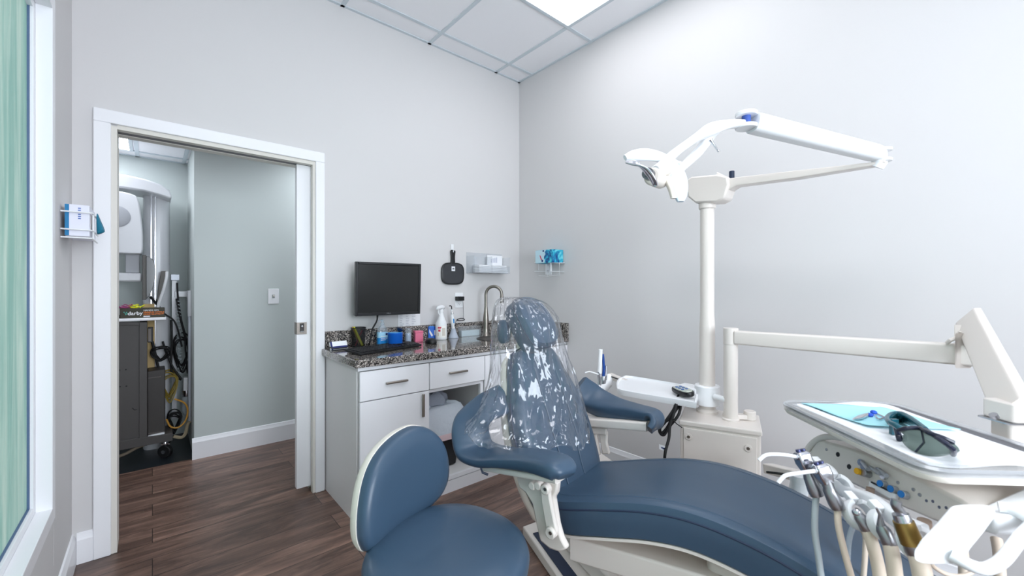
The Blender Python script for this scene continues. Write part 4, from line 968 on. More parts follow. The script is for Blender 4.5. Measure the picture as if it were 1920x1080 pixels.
# headrest
hc = W(1000,607,1.60)
hx = ex_.copy(); hy = (ey_*.56+ez_*.83).normalized()
Mh = frame(hc, hx, hy); hs = -1 if Mh.col[2].to_3d().dot(ey_) > 0 else 1
ho = [(-.075,-.115),(.05,-.115),(.115,-.07),(.125,.02),(.095,.09),(.04,.115),(-.05,.118),(-.105,.09),(-.12,.0),(-.11,-.08)]
hol = [(p.x*.74,p.y*.90) for p in cat([Vector((x,y,0)) for x,y in ho],5,True)]
b = MB().pad(Mh, hol, [(i_,hs*z_) for i_,z_ in ((.03,-.060),(.008,-.050),(0,-.03),(0,.018),(.008,.034),(.03,.042),(.06,.04))]); hd=obj('headrest_pad', b, BLUE, ch)
b = MB().tube([Mh @ Vector((x*1.0,y*1.0,hs*.012)) for x,y in hol+[hol[0]]],.003,8); obj('headrest_piping', b, BLUED, hd)
b = MB().bar(hc+ey_*.05-ez_*.01, C(0,.265,.93), .075,.022, up=ey_).cyl(hc+ey_*.06-ex_*.06,hc+ey_*.06+ex_*.06,.020,18).bar(C(0,.285,.95),C(0,.25,.80),.06,.02,up=ey_); obj('headrest_bracket', b, CREAM2, ch, bevel=.006)
b = MB().pad(frame(hc+ey_*.085-ex_*.075-ez_*.03, ey_, ez_), sup(.026,.045,2.5,24), [(.006,-.014),(0,-.01),(0,.01),(.006,.014)]); obj('headrest_lever', b, BLUE, ch)
# armrests: ribbon pads
def ribbon(cs, side, wd, th, nm, m, par, n=6, e=4.0, nn=28):
    cs = cat([Vector(c_) for c_ in cs], n); sd = cat([Vector(s_) for s_ in side], n); wv = cat([Vector((w_,t_,0)) for w_,t_ in zip(wd,th)], n)
    rr=[]
    for i,c_ in enumerate(cs):
        tan=(cs[min(i+1,len(cs)-1)]-cs[max(i-1,0)]).normalized(); s_ = (sd[i]-tan*sd[i].dot(tan)).normalized(); u_ = tan.cross(s_)
        rr.append([c_+s_*p[0]+u_*p[1] for p in sup(wv[i].x, wv[i].y, e, nn)])
    return obj(nm, MB().loft(rr), m, par)
# near (left) armrest
nl = [W(1062,893,1.09),W(1056,884,1.10),W(1040,873,1.125),W(1000,862,1.19),W(955,858,1.26),W(915,854,1.325),W(890,840,1.365),W(882,808,1.385),W(890,782,1.41),W(915,762,1.455),W(950,745,1.50)]
sx_ = ex_; 
side = [sx_,sx_,sx_,sx_,sx_,sx_*1.0+ez_*.1,sx_*.9+ez_*.1-ey_*.35,sx_*.7-ey_*.6,sx_*.4-ey_*.9,sx_*.2-ey_*.9-ez_*.3,sx_*.1-ey_*.8-ez_*.5]
ribbon(nl, side, [.030,.046,.052,.055,.06,.066,.066,.062,.062,.062,.06], [.012,.024,.026,.024,.021,.020,.019,.018,.016,.016,.014], 'armrest_pad', BLUE, ch, 6, 3.0)
a0 = W(1048,898,1.09); a1 = W(905,878,1.31)
b = MB(); dr_ = (a1-a0).normalized(); b.loft([[p_+ex_*q[0]+ez_*q[1] for q in rrect(.075,.018,.006)] for p_ in (a0+ex_*.02, a1+ex_*.035)]); obj('armrest_rail', b, CREAM, ch)
b = MB().tube([W(902,876,1.31),W(905,886,1.31),W(915,890,1.31)],.004,8); obj('armrest_hook', b, BLUED, ch)
# near arm bracket plate (profile in a plane parallel to the chair side), plus link
def side_plate(pts, lx, th, nm, m, par, bev=.006):
    q = [C(lx,y,z) for y,z in pts]; return obj(nm, MB().prism(q, ex_*th), m, par, bevel=bev)
def pxC(u,v,lx):      # sight line cut with the chair-side plane lx
    d = ray(u,v); o = Vector((0,0,H)); k = (C(lx,0,0)-o).dot(ex_)/d.dot(ex_); p = o+d*k; r = p-CO_; return (r.dot(ey_), p.z)
LX = -.305
pl = [(967,893),(1045,905),(1043,925),(1037,935),(1045,985),(1052,1010),(1062,1030),(1048,1036),(1030,1030),(1012,1015),(1005,985),(997,945),(985,925),(972,915)]
side_plate([pxC(u,v,LX) for u,v in pl], LX, .022, 'arm_bracket', CREAM, ch)
lk = [(1020,905),(1030,910),(1032,935),(1042,985),(1046,998),(1040,1008),(1030,1006),(1024,985),(1016,940),(1014,915)]
side_plate([pxC(u,v,LX-.012) for u,v in lk], LX-.016, .014, 'arm_link', CREAM, ch, .004)
for u,v,r_ in ((1023,917,.014),(1033,999,.016),(999,910,.012),(1010,910,.012)):
    y_,z_ = pxC(u,v,LX-.018); pc = obj('pivot_cap', MB().cyl(C(LX-.026,y_,z_),C(LX-.005,y_,z_),r_,20), CREAM, ch, bevel=.003)
    if r_ > .013: y_,z_ = pxC(u,v,LX-.024); obj('pivot_screw', MB().cyl(C(LX-.028,y_,z_),C(LX-.025,y_,z_),.005,10), STEEL, pc)
# far (right) armrest
fl = [W(1218,806,1.55),W(1228,792,1.56),W(1222,779,1.59),W(1190,772,1.66),W(1150,765,1.74),W(1118,752,1.80),W(1100,738,1.82),W(1085,722,1.82)]
ribbon(fl, [ex_,ex_,ex_,ex_,ex_*.9+ez_*.2,ex_*.8+ez_*.5,ex_*.6+ez_*.7,ex_*.5+ez_*.8], [.035,.04,.045,.05,.055,.06,.06,.05], [.012,.016,.02,.026,.034,.036,.03,.02], 'armrest_pad', BLUE, ch)
a0 = W(1218,797,1.58); a1 = W(1092,788,1.80)
b = MB(); b.loft([[p_+ex_*q[0]+ez_*q[1] for q in rrect(.07,.036,.008)] for p_ in (a0,a1)]); obj('armrest_rail', b, CREAM, ch)
q = W(1224,802,1.535); b = MB().cyl(q, q+ex_*.02, .008, 16); obj('rail_bolt', b, STEEL, ch)
RX = .27
def rpl(pts, lx, th, nm, bev=.005): return side_plate([pxC(u,v,lx) for u,v in pts], lx, th, nm, CREAM, ch, bev)
rpl([(1101,801),(1115,803),(1117,812),(1123,855),(1103,860),(1100,825)], RX, .02, 'arm_bracket')
rpl([(1122,806),(1134,806),(1138,812),(1137,830),(1142,852),(1129,852),(1125,830)], RX, .016, 'arm_link')
rpl([(1100,800),(1137,803),(1136,816),(1100,814)], RX-.008, .012, 'arm_clamp')
# base: lift arm, foot plate, column
b = MB()
seg = [(1078,988,1.30),(1150,1005,1.2),(1230,1032,1.12),(1345,1072,1.05),(1500,1120,1.0)]
def lift(off_z, hgt, wdt, m, nm, pts, sx_off=.0):
    rr=[]
    for u,v,k in pts:
        p_ = W(u,v,k); rr.append([p_+ex_*(q[0]+sx_off)+ez_*(q[1]+off_z) for q in rrect(wdt,hgt,.008)])
    return obj(nm, MB().loft(rr), m, ch)
lift(-.05,.075,.12,CREAM,'lift_arm',[(1066,1004,1.33),(1200,1040,1.2),(1420,1105,1.04)],.07)
lift(-.0,.02,.16,CREAM2,'pan_rail',[(1056,1000,1.36),(1200,1022,1.2),(1400,1075,1.08)],.13)
b = MB(); q0 = C(-.12,-.42,0); 
b.loft([[C(p[0]+.05,p[1]-.52,z_) for p in rrect(.22,.20,.03)] for z_ in (.05,.50)]); obj('base_column', b, CREAM, ch, bevel=.004)
# foot plate: outline measured on the floor
bpv = Vector((.35,.94,0)).normalized(); bpn = Vector((.94,-.35,0)).normalized()
P0 = oz(980,1004,.0); 
def FP(a_, c_, z_): return P0 + bpn*a_ - bpv*c_ + ez_*z_
def plate_poly(pts, z0_, z1_, nm, m, bev=.005):
    return obj(nm, MB().loft([[FP(a_,c_,z0_) for a_,c_ in pts],[FP(a_,c_,z1_) for a_,c_ in pts]]), m, ch, bevel=bev)
plate_poly([(0,.0),(.14,-.03),(.50,-.01),(.58,.9),(.05,1.0),(0,.95)],0,.045,'foot_plate',CREAM)
plate_poly([(.022,.075),(.075,.075),(.075,.93),(.022,.93)],.0455,.050,'foot_tread',mat('tread_navy',(34,46,70),.6))
plate_poly([(.10,.02),(.44,.04),(.48,.86),(.14,.86)],.0455,.13,'base_cover',CREAM,.012)
plate_poly([(.16,.03),(.38,.04),(.38,.4),(.16,.4)],.131,.40,'base_hinge',CREAM,.012)
b = MB(); 
for i_ in range(5): b.tube(cat([FP(.12+.012*i_,.22+.02*i_,.14),FP(.11+.01*i_,.27,.175+.008*i_),FP(.14+.012*i_,.34,.14)],4),.006,7)
b.obox(FP(.12,.30,.16),bpn*.02,bpv*.035,ez_*.014); obj('base_wiring', b, RUB, ch)

# ---------------- clear plastic cover over head and backrest
from mathutils import noise as NZ
spec = [ # left u, right u, centre v, forward distance, half depth
 (944,980,557,1.63,.03),(932,1018,566,1.62,.10),(926,1042,592,1.61,.15),(924,1050,625,1.60,.16),(922,1060,660,1.585,.165),(921,1073,695,1.57,.17),(914,1084,730,1.55,.18),(900,1093,765,1.52,.19),(886,1098,790,1.495,.2),(882,1099,803,1.485,.2)]
fwd = Vector((CA,SA,0)); rgt = Vector((SA,-CA,0)); NB=200; SB=8
rows = cat([Vector((a,b_,0)) for a,b_,*_ in spec], SB); rows2 = cat([Vector((c_,d_,e_)) for _,_,c_,d_,e_ in spec], SB)
def ridge(p, s): return 1-2*abs(NZ.noise(p*s))
rr=[]
for j,(q1_,q2_) in enumerate(zip(rows,rows2)):
    f = j/(len(rows)-1); c_ = W((q1_.x+q1_.y)/2, q2_.x, q2_.y); hwd=(q1_.y-q1_.x)/2*q2_.y/F; ring=[]
    for i in range(NB):
        a_=2*PI*i/NB; ca,sa=math.cos(a_),math.sin(a_)
        sp = Vector((ca*3+5, sa*3, f*1.1))
        wr = .016*(.25+.75*f)*NZ.noise(Vector((ca*4.2,sa*4.2,f*1.0+3))) + .010*ridge(Vector((ca*2.4+f*.8,sa*2.4,f*1.3)),2.1) + .004*ridge(Vector((ca*3-f,sa*3,f*4)),3.3)
        x_=(abs(ca)**.85)*math.copysign(1,ca)*(hwd)+ca*wr*.5; y_=(abs(sa)**.85)*math.copysign(1,sa)*(q2_.z)+sa*wr*1.5
        z_=(-.03*max(0,ca)**3*max(0,(f-.7)/.3)) + .012*NZ.noise(Vector((ca*3,sa*3,9)))*f + (.008*math.sin(9*a_) if f>.97 else 0)
        ring.append(c_+rgt*x_+fwd*(y_-.13*max(0,-ca)*f*f)+ez_*(z_+.055*max(0,-ca)*f**3))
    rr.append(ring)
bag = MB().loft(rr, caps=False); bag.f.append(tuple(range(NB)))
o = obj('plastic_chair_cover', bag, FILM, None); tag(o,'clear wrinkled plastic bag draped over the headrest and backrest of the dental chair','plastic cover')

# =====================================================================  STOOL
SN = Vector((.30,-.954,0)).normalized(); SR = Vector((SN.y*-1, SN.x, 0))   # facing, and its right
if SR.dot(rgt) < 0: SR = -SR
sc_ = Vector((.578,.930,.490)); 
t = thing('operator_stool', (sc_.x,sc_.y,0), 'blue vinyl operator stool with a cream-backed rounded backrest in the foreground', 'stool')
b = MB(); prof=[(.17,0),(.195,.004),(.205,.02),(.207,.04),(.202,.055),(.185,.067),(.15,.074),(.1,.076),(.03,.074)]
rr=[]
for r_,z_ in prof:
    rr.append([sc_+SR*(r_*math.cos(a_)*1.03)+SN*(r_*math.sin(a_)*1.0*(1+.06*math.sin(a_)))+ez_*(z_+(.012*max(0,-math.sin(a_))*(r_/.2))) for a_ in [2*PI*i/56 for i in range(56)]])
b.loft(rr); obj('seat_cushion', b, BLUE, t)
b = MB(); b.loft([[sc_+SR*(r_*math.cos(a_))+SN*(r_*math.sin(a_))+ez_*z_ for a_ in [2*PI*i/40 for i in range(40)]] for r_,z_ in ((.10,-.03),(.18,-.014),(.197,.0),(.2,.012))]); obj('seat_shell', b, CREAM2, t)
bc = sc_ - SN*.205 + ez_*.172 + SR*.022
tilt = .10
upb = (ez_*math.cos(tilt) - SN*math.sin(tilt)).normalized()
Mb = frame(bc, SR, upb); fz = 1 if Mb.col[2].to_3d().dot(SN) > 0 else -1
so = [(-.13,-.14),(.09,-.125),(.175,-.075),(.19,.02),(.155,.105),(.07,.155),(-.05,.135),(-.135,.08),(-.18,-.01),(-.185,-.10)]
sol = [(p.x*.88,p.y*.90) for p in cat([Vector((x,y,0)) for x,y in so],6,True)]
def bend(o_):   # curve the pad gently round the sitter
    for v in o_.data.vertices:
        p = Mb.inverted() @ (v.co+Vector(rootloc(o_))); p.z += fz*p.x*p.x*.9; v.co = Mb @ p - Vector(rootloc(o_))
o1 = obj('backrest_cushion', MB().pad(Mb, sol, [(i_,fz*z_) for i_,z_ in ((.01,-.004),(.0,.004),(0,.022),(.006,.034),(.02,.042),(.05,.047),(.09,.048))]), BLUE, t); bend(o1)
o2 = obj('backrest_shell', MB().pad(Mb, [(x*1.015,y*1.015) for x,y in sol], [(i_,fz*z_) for i_,z_ in ((.05,-.04),(.02,-.036),(.006,-.024),(0,-.008),(0,.004))]), CREAM2, t); bend(o2)
b = MB().tube(cat([bc-SN*.05-ez_*.02, bc-SN*.06-ez_*.16, sc_-SN*.20-ez_*.03, sc_-SN*.08-ez_*.035],6),.013,12); obj('backrest_bar', b, CHROME, t)
b = MB().cyl((sc_.x,sc_.y,.1),(sc_.x,sc_.y,sc_.z-.02),.026,24).cyl((sc_.x,sc_.y,.06),(sc_.x,sc_.y,.13),.045,24); obj('gas_column', b, CHROME, t)
for k in range(5):
    a_ = 2*PI*k/5+.3; d_ = Vector((math.cos(a_),math.sin(a_),0)); c_=Vector((sc_.x,sc_.y,0))
    obj('leg', MB().bar(c_+d_*.03+ez_*.095, c_+d_*.26+ez_*.075, .04,.022), CHROME, t, bevel=.005)
    q=c_+d_*.26; obj('caster', MB().cyl(q+Vector((-d_.y,d_.x,0))*.02+ez_*.028, q-Vector((-d_.y,d_.x,0))*.02+ez_*.028, .027,18).cyl(q+ez_*.04,q+ez_*.07,.008,10), BLACK, t)

# =====================================================================  DELIVERY BOX, POSTS, ARMS
q0 = Vector((1.727,.886,0)); q1 = Vector((1.836,.605,0)); dl = (q1-q0).normalized(); dn = Vector((-dl.y,dl.x,0)); 
if dn.x < 0: dn=-dn
BW = (q1-q0).length; BD=.235; BZ=.65
t = thing('utility_box', q0+dl*BW/2+dn*BD/2, 'cream enamel utility box on the floor by the right wall carrying the posts', 'utility box')
def BX(a_, c_, z_): return q0+dl*a_+dn*c_+ez_*z_
b = MB().loft([[BX(a_,c_,z_) for a_,c_ in ((0,0),(BW,0),(BW,BD),(0,BD))] for z_ in (0,BZ-.02)]); obj('box_body', b, CREAM, t, bevel=.006, flat=True)
b = MB().loft([[BX(a_,c_,z_) for a_,c_ in ((-.004,-.006),(BW+.004,-.006),(BW+.004,BD+.004),(-.004,BD+.004))] for z_ in (BZ-.022,BZ)]); obj('box_lid', b, CREAM, t, bevel=.005, flat=True)
b = MB().loft([[BX(a_,-.006,z_),BX(a_,.002,z_),BX(BW-a_,.002,z_),BX(BW-a_,-.006,z_)] for z_,a_ in ((BZ-.21,.014),(BZ-.03,.014))]).loft([[BX(.014,-.006,z_),BX(.014,.002,z_),BX(BW-.014,.002,z_),BX(BW-.014,-.006,z_)] for z_ in (.02,BZ-.215)]); obj('box_panel', b, CREAM, t, bevel=.003, flat=True)
b = MB(); s2 = MB()
for a_,z_ in ((.035,BZ-.065),(BW-.045,BZ-.075)):
    c_=BX(a_,-.006,z_); b.cyl(c_,c_-dn*.004,.014,24); s2.cyl(c_-dn*.004,c_-dn*.006,.006,12)
obj('lock_ring', b, CREAM, t, bevel=.001); obj('lock_core', s2, STEEL, t)
LP = Vector((1.93,.86,0))
# treatment light
t = thing('treatment_light', (LP.x,LP.y,BZ), 'white treatment lamp on a tall cream post with two folding arms above the chair', 'treatment light')
pz = oy(1330,378,LP.y).z
b = MB().lathe((LP.x,LP.y,BZ),[(.046,0),(.046,.01),(.036,.018),(.034,.03),(.033,.4),(.030,.45),(.030,pz-BZ-.04),(.036,pz-BZ-.035),(.036,pz-BZ)],30); obj('light_post', b, CREAM, t)
# pivot block
E1 = Vector((1.93,.27,1.645))
b = MB(); prf = [(1292,343),(1304,334),(1352,330),(1372,334),(1374,350),(1366,374),(1352,381),(1312,383),(1298,372)]
pts=[oy(u,v,LP.y) if False else ox(u,v,LP.x) for u,v in prf]
b.prism([p+Vector((-.045,0,0)) for p in pts],(.09,0,0)); obj('pivot_block', b, CREAM, t, bevel=.008)
b = MB(); lo=[(1350,335,.07,.05),(1372,347,.06,.05),(1385,342,.055,.036),(1500,328,.05,.030),(1640,309,.045,.012),(1662,304,.04,.010)]
rr=[]
for u,v,w_,h_ in lo:
    p=ox(u,v,LP.x); rr.append([p+Vector((x_,0,z_)) for x_,z_ in rrect(w_,h_,.004,3)])
b.loft(rr); obj('lower_arm', b, CREAM, t, bevel=.002)
p=ox(1372,326,LP.x); b=MB().cyl(p+ez_*-.02,p+ez_*.012,.011,16); obj('arm_knob', b, mat('knob_navy',(30,44,70),.4), t, bevel=.002)
# upper arm from the far elbow back to the fork
U0 = W(1652,290,1.455); U1 = W(1412,231,1.395)
dU=(U1-U0).normalized()
b = MB(); sU = dU.cross(ez_).normalized(); uU = sU.cross(dU)
b.loft([[U0+dU*s_+sU*x_*sc1+uU*z_*sc1 for x_,z_ in rrect(.06,.056,.02,5)] for s_,sc1 in ((0.01,.86),(.03,.95),((U1-U0).length-.02,1.12),((U1-U0).length,1.1))]); obj('upper_arm', b, WHITE, t)
b = MB()
for z_ in (-.018,.018): b.lathe(U0+Vector((0,0,z_-.005))-dU*.008,[(.026,0),(.026,.01)],24)
b.cyl(U0-dU*.008-ez_*.03,U0-dU*.008+ez_*.026,.012,16); b.cyl(E1-Vector((0,0,0)),U0-ez_*.02,.022,18); obj('elbow_joint', b, WHITE, t, bevel=.002)
b = MB()
for z_ in (-.024,.018): b.lathe(U1+dU*.025+ez_*z_,[(.032,0),(.034,.003),(.034,.010),(.03,.013)],28)
obj('fork_plates', b, WHITE, t); b=MB().cyl(U1+dU*.025-ez_*.015,U1+dU*.025+ez_*.02,.014,18); obj('fork_pin', b, mat('pin_blue',(64,92,170),.3), t)
# lamp yoke (two curved arms) and head
k1=1.36
J = U1+dU*.04
hdC = W(1232,327,1.34)
yo = [(1392,232,1.39),(1360,234,1.385),(1330,244,1.375),(1300,262,1.365),(1270,283,1.35),(1248,302,1.33),(1228,318,1.30)]
ribbon([W(*p) for p in yo],[ez_*.4+rgt*.6]*7,[.012,.016,.02,.02,.018,.018,.016],[.018,.02,.018,.014,.012,.012,.011],'yoke_arm',WHITE,t,5,3,20)
yo2 = [(1345,243,1.385),(1330,258,1.40),(1310,284,1.41),(1292,302,1.41),(1275,318,1.40),(1262,332,1.38)]
ribbon([W(*p) for p in yo2],[ez_*.4+rgt*.6]*6,[.016,.017,.016,.015,.014,.014],[.014,.012,.011,.010,.010,.010],'yoke_arm',WHITE,t,5,3,20)
b=MB().tube([W(1332,262,1.36),W(1336,268,1.36),W(1345,281,1.355)],[.007,.004,.003],10).sphere(W(1347,283,1.355),.0045,10); obj('toggle_lever', b, CHROME, t)
# head: boomerang shield made of two wings + centre reflector
def wing(pts, nm, m, th=.03, e=2.6, **k_):
    cs=[W(u,v,k) for u,v,k,w_ in pts]; return ribbon(cs,[ez_*.5-rgt*.5+fwd*.4]*len(pts),[p[3] for p in pts],[th*f_ for f_ in k_.get('tf',[.5,.9,1,1,.9,.5])],nm,m,t,6,e,24)
wing([(1172,296,1.30,.010),(1190,292,1.31,.022),(1215,290,1.34,.030),(1240,295,1.37,.034),(1262,305,1.39,.03),(1272,316,1.39,.02)],'lamp_hood',mat('lamp_white',(236,240,246),.25),.014)
b=MB(); rr=[]
for (u,v,k,w_,t_) in ((1250,302,1.36,.016,.010),(1262,315,1.35,.028,.014),(1270,335,1.335,.030,.016),(1274,355,1.32,.026,.015),(1276,370,1.31,.018,.012),(1276,378,1.305,.010,.008)):
    c_=W(u,v,k); rr.append([c_+rgt*x_+(fwd*.9-ez_*.1)*y_ for x_,y_ in sup(w_,t_,2.8,24)])
rr=[[Vector(p) for p in r] for r in rr]
cols=[cat([r_[i] for r_ in rr],4) for i in range(24)]; rr=[[cols[i][j] for i in range(24)] for j in range(len(cols[0]))]
b.loft(rr); obj('lamp_shield', b, HEADG, t)
b=MB(); rr=[]
for (u,v,k,w_,t_) in ((1244,316,1.345,.010,.012),(1256,335,1.335,.012,.014),(1264,355,1.325,.010,.013),(1268,372,1.31,.008,.01)):
    c_=W(u-5,v,k); rr.append([c_+rgt*x_+fwd*y_ for x_,y_ in sup(w_,t_,2.8,16)])
b.loft(rr); obj('shield_rim', b, CREAM2, t)
b=MB().cyl(W(1222,330,1.30),W(1240,338,1.36),.028,24); obj('lamp_housing', b, CREAM2, t, bevel=.006)
b=MB().cyl(W(1214,325,1.285),W(1218,328,1.30),.018,20).cyl(W(1211,323,1.275),W(1214,325,1.285),.010,16); obj('bulb_socket', b, mat('socket_grey',(110,112,118),.3,.8), t)
wing([(1173,304,1.28,.004),(1190,306,1.27,.012),(1206,315,1.26,.014),(1219,328,1.255,.014),(1228,344,1.26,.010),(1230,350,1.26,.004)],'reflector',CHROME,.005)
# small joint between the hood and yoke
b=MB().cyl(W(1250,316,1.31),W(1258,322,1.37),.02,18); obj('yoke_pivot', b, CREAM2, t, bevel=.003)

# assistant tray clamped on the light post
t = thing('assistant_tray', W(1230,735,2.03), 'long white plastic shelf clamped to the light post', 'shelf tray')
TZ = .735
tp = [(1158,712),(1168,706),(1185,705),(1292,723),(1308,728),(1306,752),(1290,752),(1170,732),(1157,724)]
zt2=TZ
pts=[oz(u,v,zt2) for u,v in tp]; pts=cat(pts,3,True)
c_=sum(pts,Vector())/len(pts)
b=MB().loft([[c_+(p-c_)*s_+ez_*z_ for p in pts] for s_,z_ in ((.9,-.03),(.985,-.026),(1,-.012),(1.0,0),(.965,.001),(.95,-.008))]); obj('shelf', b, WHITE, t)
g0=W(1297,748,1.92)
b=MB().lathe((LP.x,LP.y,.685),[(.05,0),(.054,.004),(.054,.085),(.05,.09)],30); obj('clamp_ring', b, WHITE, t)
b=MB().loft([[Vector((LP.x-.0,LP.y+.09,0))+Vector((x_,s_,.725+z_)) for x_,z_ in rrect(.10,.062,.01)] for s_ in (-.06,.04)]); obj('clamp_block', b, WHITE, t, bevel=.003)
b=MB().cyl(Vector((LP.x-.03,LP.y-.045,.735)),Vector((LP.x-.05,LP.y-.105,.735)),.013,14); q_=Vector((LP.x-.05,LP.y-.105,.735)); b.obox(q_,(.008,0,0),(0,.006,0),(0,0,.038)); obj('clamp_knob', b, WHITE, t, bevel=.003)
b=MB().bar(BX(BW*.55,BD*.45,BZ+.012),BX(BW-.03,BD*.62,BZ+.012),.03,.02).cyl(BX(BW-.035,BD*.62,BZ),BX(BW-.035,BD*.62,BZ+.038),.024,18); tag(obj('box_latch', b, CREAM, None, bevel=.003),'cream swivel stop lying on top of the utility box','stop')
# handset
t = thing('control_handset', W(1283,735,1.93), 'black and silver button handset with a coiled black cord lying on the white shelf', 'handset')
Mr = frame(oz(1281,733,TZ+.016), (Vector((.35,.6,0))).normalized()*-1, (Vector((.9,-.2,.1))))
oo=[(p.x,p.y) for p in cat([Vector((x,y,0)) for x,y in ((-.055,-.024),(0,-.03),(.05,-.022),(.062,0),(.05,.022),(0,.03),(-.055,.024),(-.064,0))],4,True)]
if Mr.col[2].z<0: Mr = Mr @ Matrix.Rotation(PI,4,'X')
b=MB().pad(Mr,oo,[(.006,-.014),(0,-.008),(0,.004),(.003,.008)]); obj('handset_body', b, BLACK, t)
b=MB().pad(Mr,[(x*.86,y*.86) for x,y in oo],[(0,.0082),(.002,.011)]); obj('face_plate', b, mat('faceplate',(196,202,190),.35,.3), t)
b=MB()
for x_ in (-.034,-.012,.012): 
    for y_ in (-.010,.010): b.pad(Mr@Matrix.Translation((x_,y_,.0112)),sup(.008,.006,3,14),[(0,0),(.001,.002)])
obj('button', b, mat('button_blue',(56,96,160),.4), t)
cp=[W(1272,742,1.90),W(1268,752,1.87),W(1262,775,1.84),W(1252,800,1.83),W(1240,812,1.83),W(1238,798,1.83),W(1255,785,1.83),W(1270,765,1.84),W(1276,758,1.84),W(1272,778,1.82),W(1255,800,1.82),W(1244,816,1.82),W(1236,806,1.82),W(1248,790,1.81),W(1262,770,1.81),W(1268,758,1.81),W(1262,780,1.80),W(1256,800,1.79),W(1254,822,1.77),W(1247,850,1.74),W(1246,880,1.74)]
b=MB().tube(cat(cp,6),.0062,8).tube([W(1260,785,1.79),W(1268,794,1.79),W(1279,802,1.79)],.002,6); obj('handset_cord', b, RUB, t)
b=MB(); fl_=[W(1236,833,1.75),W(1251,838,1.75),W(1249,847,1.75),W(1236,842,1.75)]; b.prism(fl_,fwd*.001); obj('cord_tag', b, PAPER, t, flat=True)
b=MB().prism([W(1240,838,1.7485),W(1247,840.5,1.7485),W(1246.6,842.5,1.7485),W(1239.7,840,1.7485)],fwd*.0005); obj('tag_print', b, NAVY, t, flat=True)
# vacuum holder
t = thing('suction_holder', W(1130,735,2.3), 'white suction hose holder bar with chrome valves beside the shelf', 'suction holder')
b=MB().sphere(W(1125,736,2.2),.033,20).tube([W(1125,736,2.2),W(1138,720,2.28)],[.022,.026],18).cyl(W(1139,722,2.28),W(1142,706,2.32),.024,16); obj('holder_bar', b, WHITE, t)
b=MB().bar(W(1143,704,2.33),W(1185,722,2.2),.03,.03).cyl(W(1131,740,2.24),W(1132,760,2.24),.012,12); obj('holder_arm', b, CREAM, t, bevel=.004)
b=MB().cyl(W(1145,706,2.30),W(1162,712,2.24),.003,8); obj('arm_slot', b, BLACK, t)
b=MB().tube([W(1124,735,2.2),W(1123,722,2.2),W(1124,715,2.2),W(1124,705,2.2),W(1123,697,2.2)],[.016,.013,.008,.012,.010],16).tube([W(1120,727,2.19),W(1127,727,2.19)],.016,12); obj('valve', b, CHROME, t)
b=MB().tube([W(1131,722,2.25),W(1131,712,2.25),W(1132,705,2.25)],[.016,.014,.010],16).tube([W(1134,712,2.26),W(1136,695,2.26),W(1136,685,2.26)],[.011,.006,.009],14); obj('valve', b, CHROME, t)
b=MB().cyl(W(1124,700,2.2),W(1126,655,2.2),.011,16); tag(obj('suction_tip', b, WHITE, None),'white suction tip standing upright in the chrome valve of the holder','suction tip')
b=MB().tube(cat([W(1131,706,2.25),W(1132,690,2.25),W(1131,672,2.25),W(1130,664,2.25)],4),.007,12); tag(obj('saliva_ejector', b, mat('ejector_blue',(20,70,150),.35), None),'dark blue saliva ejector tube beside the white suction tip','saliva ejector')
b=MB().tube(cat([W(1122,702,2.19),W(1110,698,2.18),W(1104,697,2.17),W(1097,699,2.16)],4),.0035,8); tag(obj('syringe_nozzle', b, WHITE, None),'thin white bent nozzle pointing left from the suction holder','nozzle')

# instrument arm
AP = Vector((1.893,.743,0))
t = thing('equipment_boom', (AP.x,AP.y,BZ), 'cream jointed support arm running along the right wall to the instrument tray', 'support arm')
b=MB().lathe((AP.x,AP.y,BZ),[(.034,0),(.034,.006),(.0285,.01),(.0285,ox(1370,645,AP.x).z-BZ)],28); obj('arm_post', b, CREAM, t)
zt3 = ox(1370,615,AP.x).z; zb3 = ox(1370,646,AP.x).z
b=MB().lathe((AP.x,AP.y,zb3+.001),[(.0295,0),(.0295,zt3-zb3)],28); obj('post_cap', b, CREAM, t, bevel=.002)
e0=ox(1384,632,AP.x); e1=Vector((AP.x,.06,0)); 
b=MB().loft([[Vector((AP.x+x_,y_,zc_+z_)) for x_,z_ in rrect(.05,hh_,.008,4)] for y_,zc_,hh_ in ((AP.y-.024,(zt3+zb3)/2-.002,zt3-zb3-.014),(.03,ox(1805,664,AP.x).z,.066))]); obj('horizontal_arm', b, CREAM, t)
b=MB().loft([[W(u,v,k)+fwd*0+rgt*x_+ez_*y_ for x_,y_ in rrect(.05,.05,.006,3)] for u,v,k in ((1806,640,1.27),(1806,675,1.27))]); obj('arm_elbow', b, CREAM, t)
top_=W(1815,592,1.32); bot_=W(1897,762,1.0); sideA=(rgt*.95+fwd*.3).normalized()
b=MB().loft([[c_+sideA*x_+un*y_ for x_,y_ in rrect(w_,h_,.008,4)] for c_,w_,h_,un in [(lambda A,B:(A,.042,.07,(B-A).normalized().cross(sideA).normalized()))(top_,bot_),(lambda A,B:(B,.052,.075,(B-A).normalized().cross(sideA).normalized()))(top_,bot_)]]); obj('parallel_arm', b, CREAM, t, bevel=.002)
b=MB().bar(W(1798,612,1.31),W(1798,636,1.29),.02,.02).cyl(W(1797,622,1.285),W(1806,624,1.285),.004,8); obj('arm_stop', b, CREAM, t, bevel=.003)
b=MB().tube([W(1776,643,1.29),W(1782,638,1.28),W(1796,632,1.275)],.006,8); obj('arm_lever', b, CREAM, t)
KX=1.0
b=MB(); rr=[[W(1897,v,KX)+rgt*x_+fwd*y_ for x_,y_ in rrect(.07,.07,.01,4)] for v in (752,786)]; b.loft(rr); obj('arm_head', b, CREAM, t, bevel=.003)
rr=[[W(1892,v,KX)+rgt*x_+fwd*y_ for x_,y_ in rrect(.045,.045,.008,4)] for v in (789,835,885)]; b=MB().loft(rr); obj('drop_post', b, CREAM, t, bevel=.002)
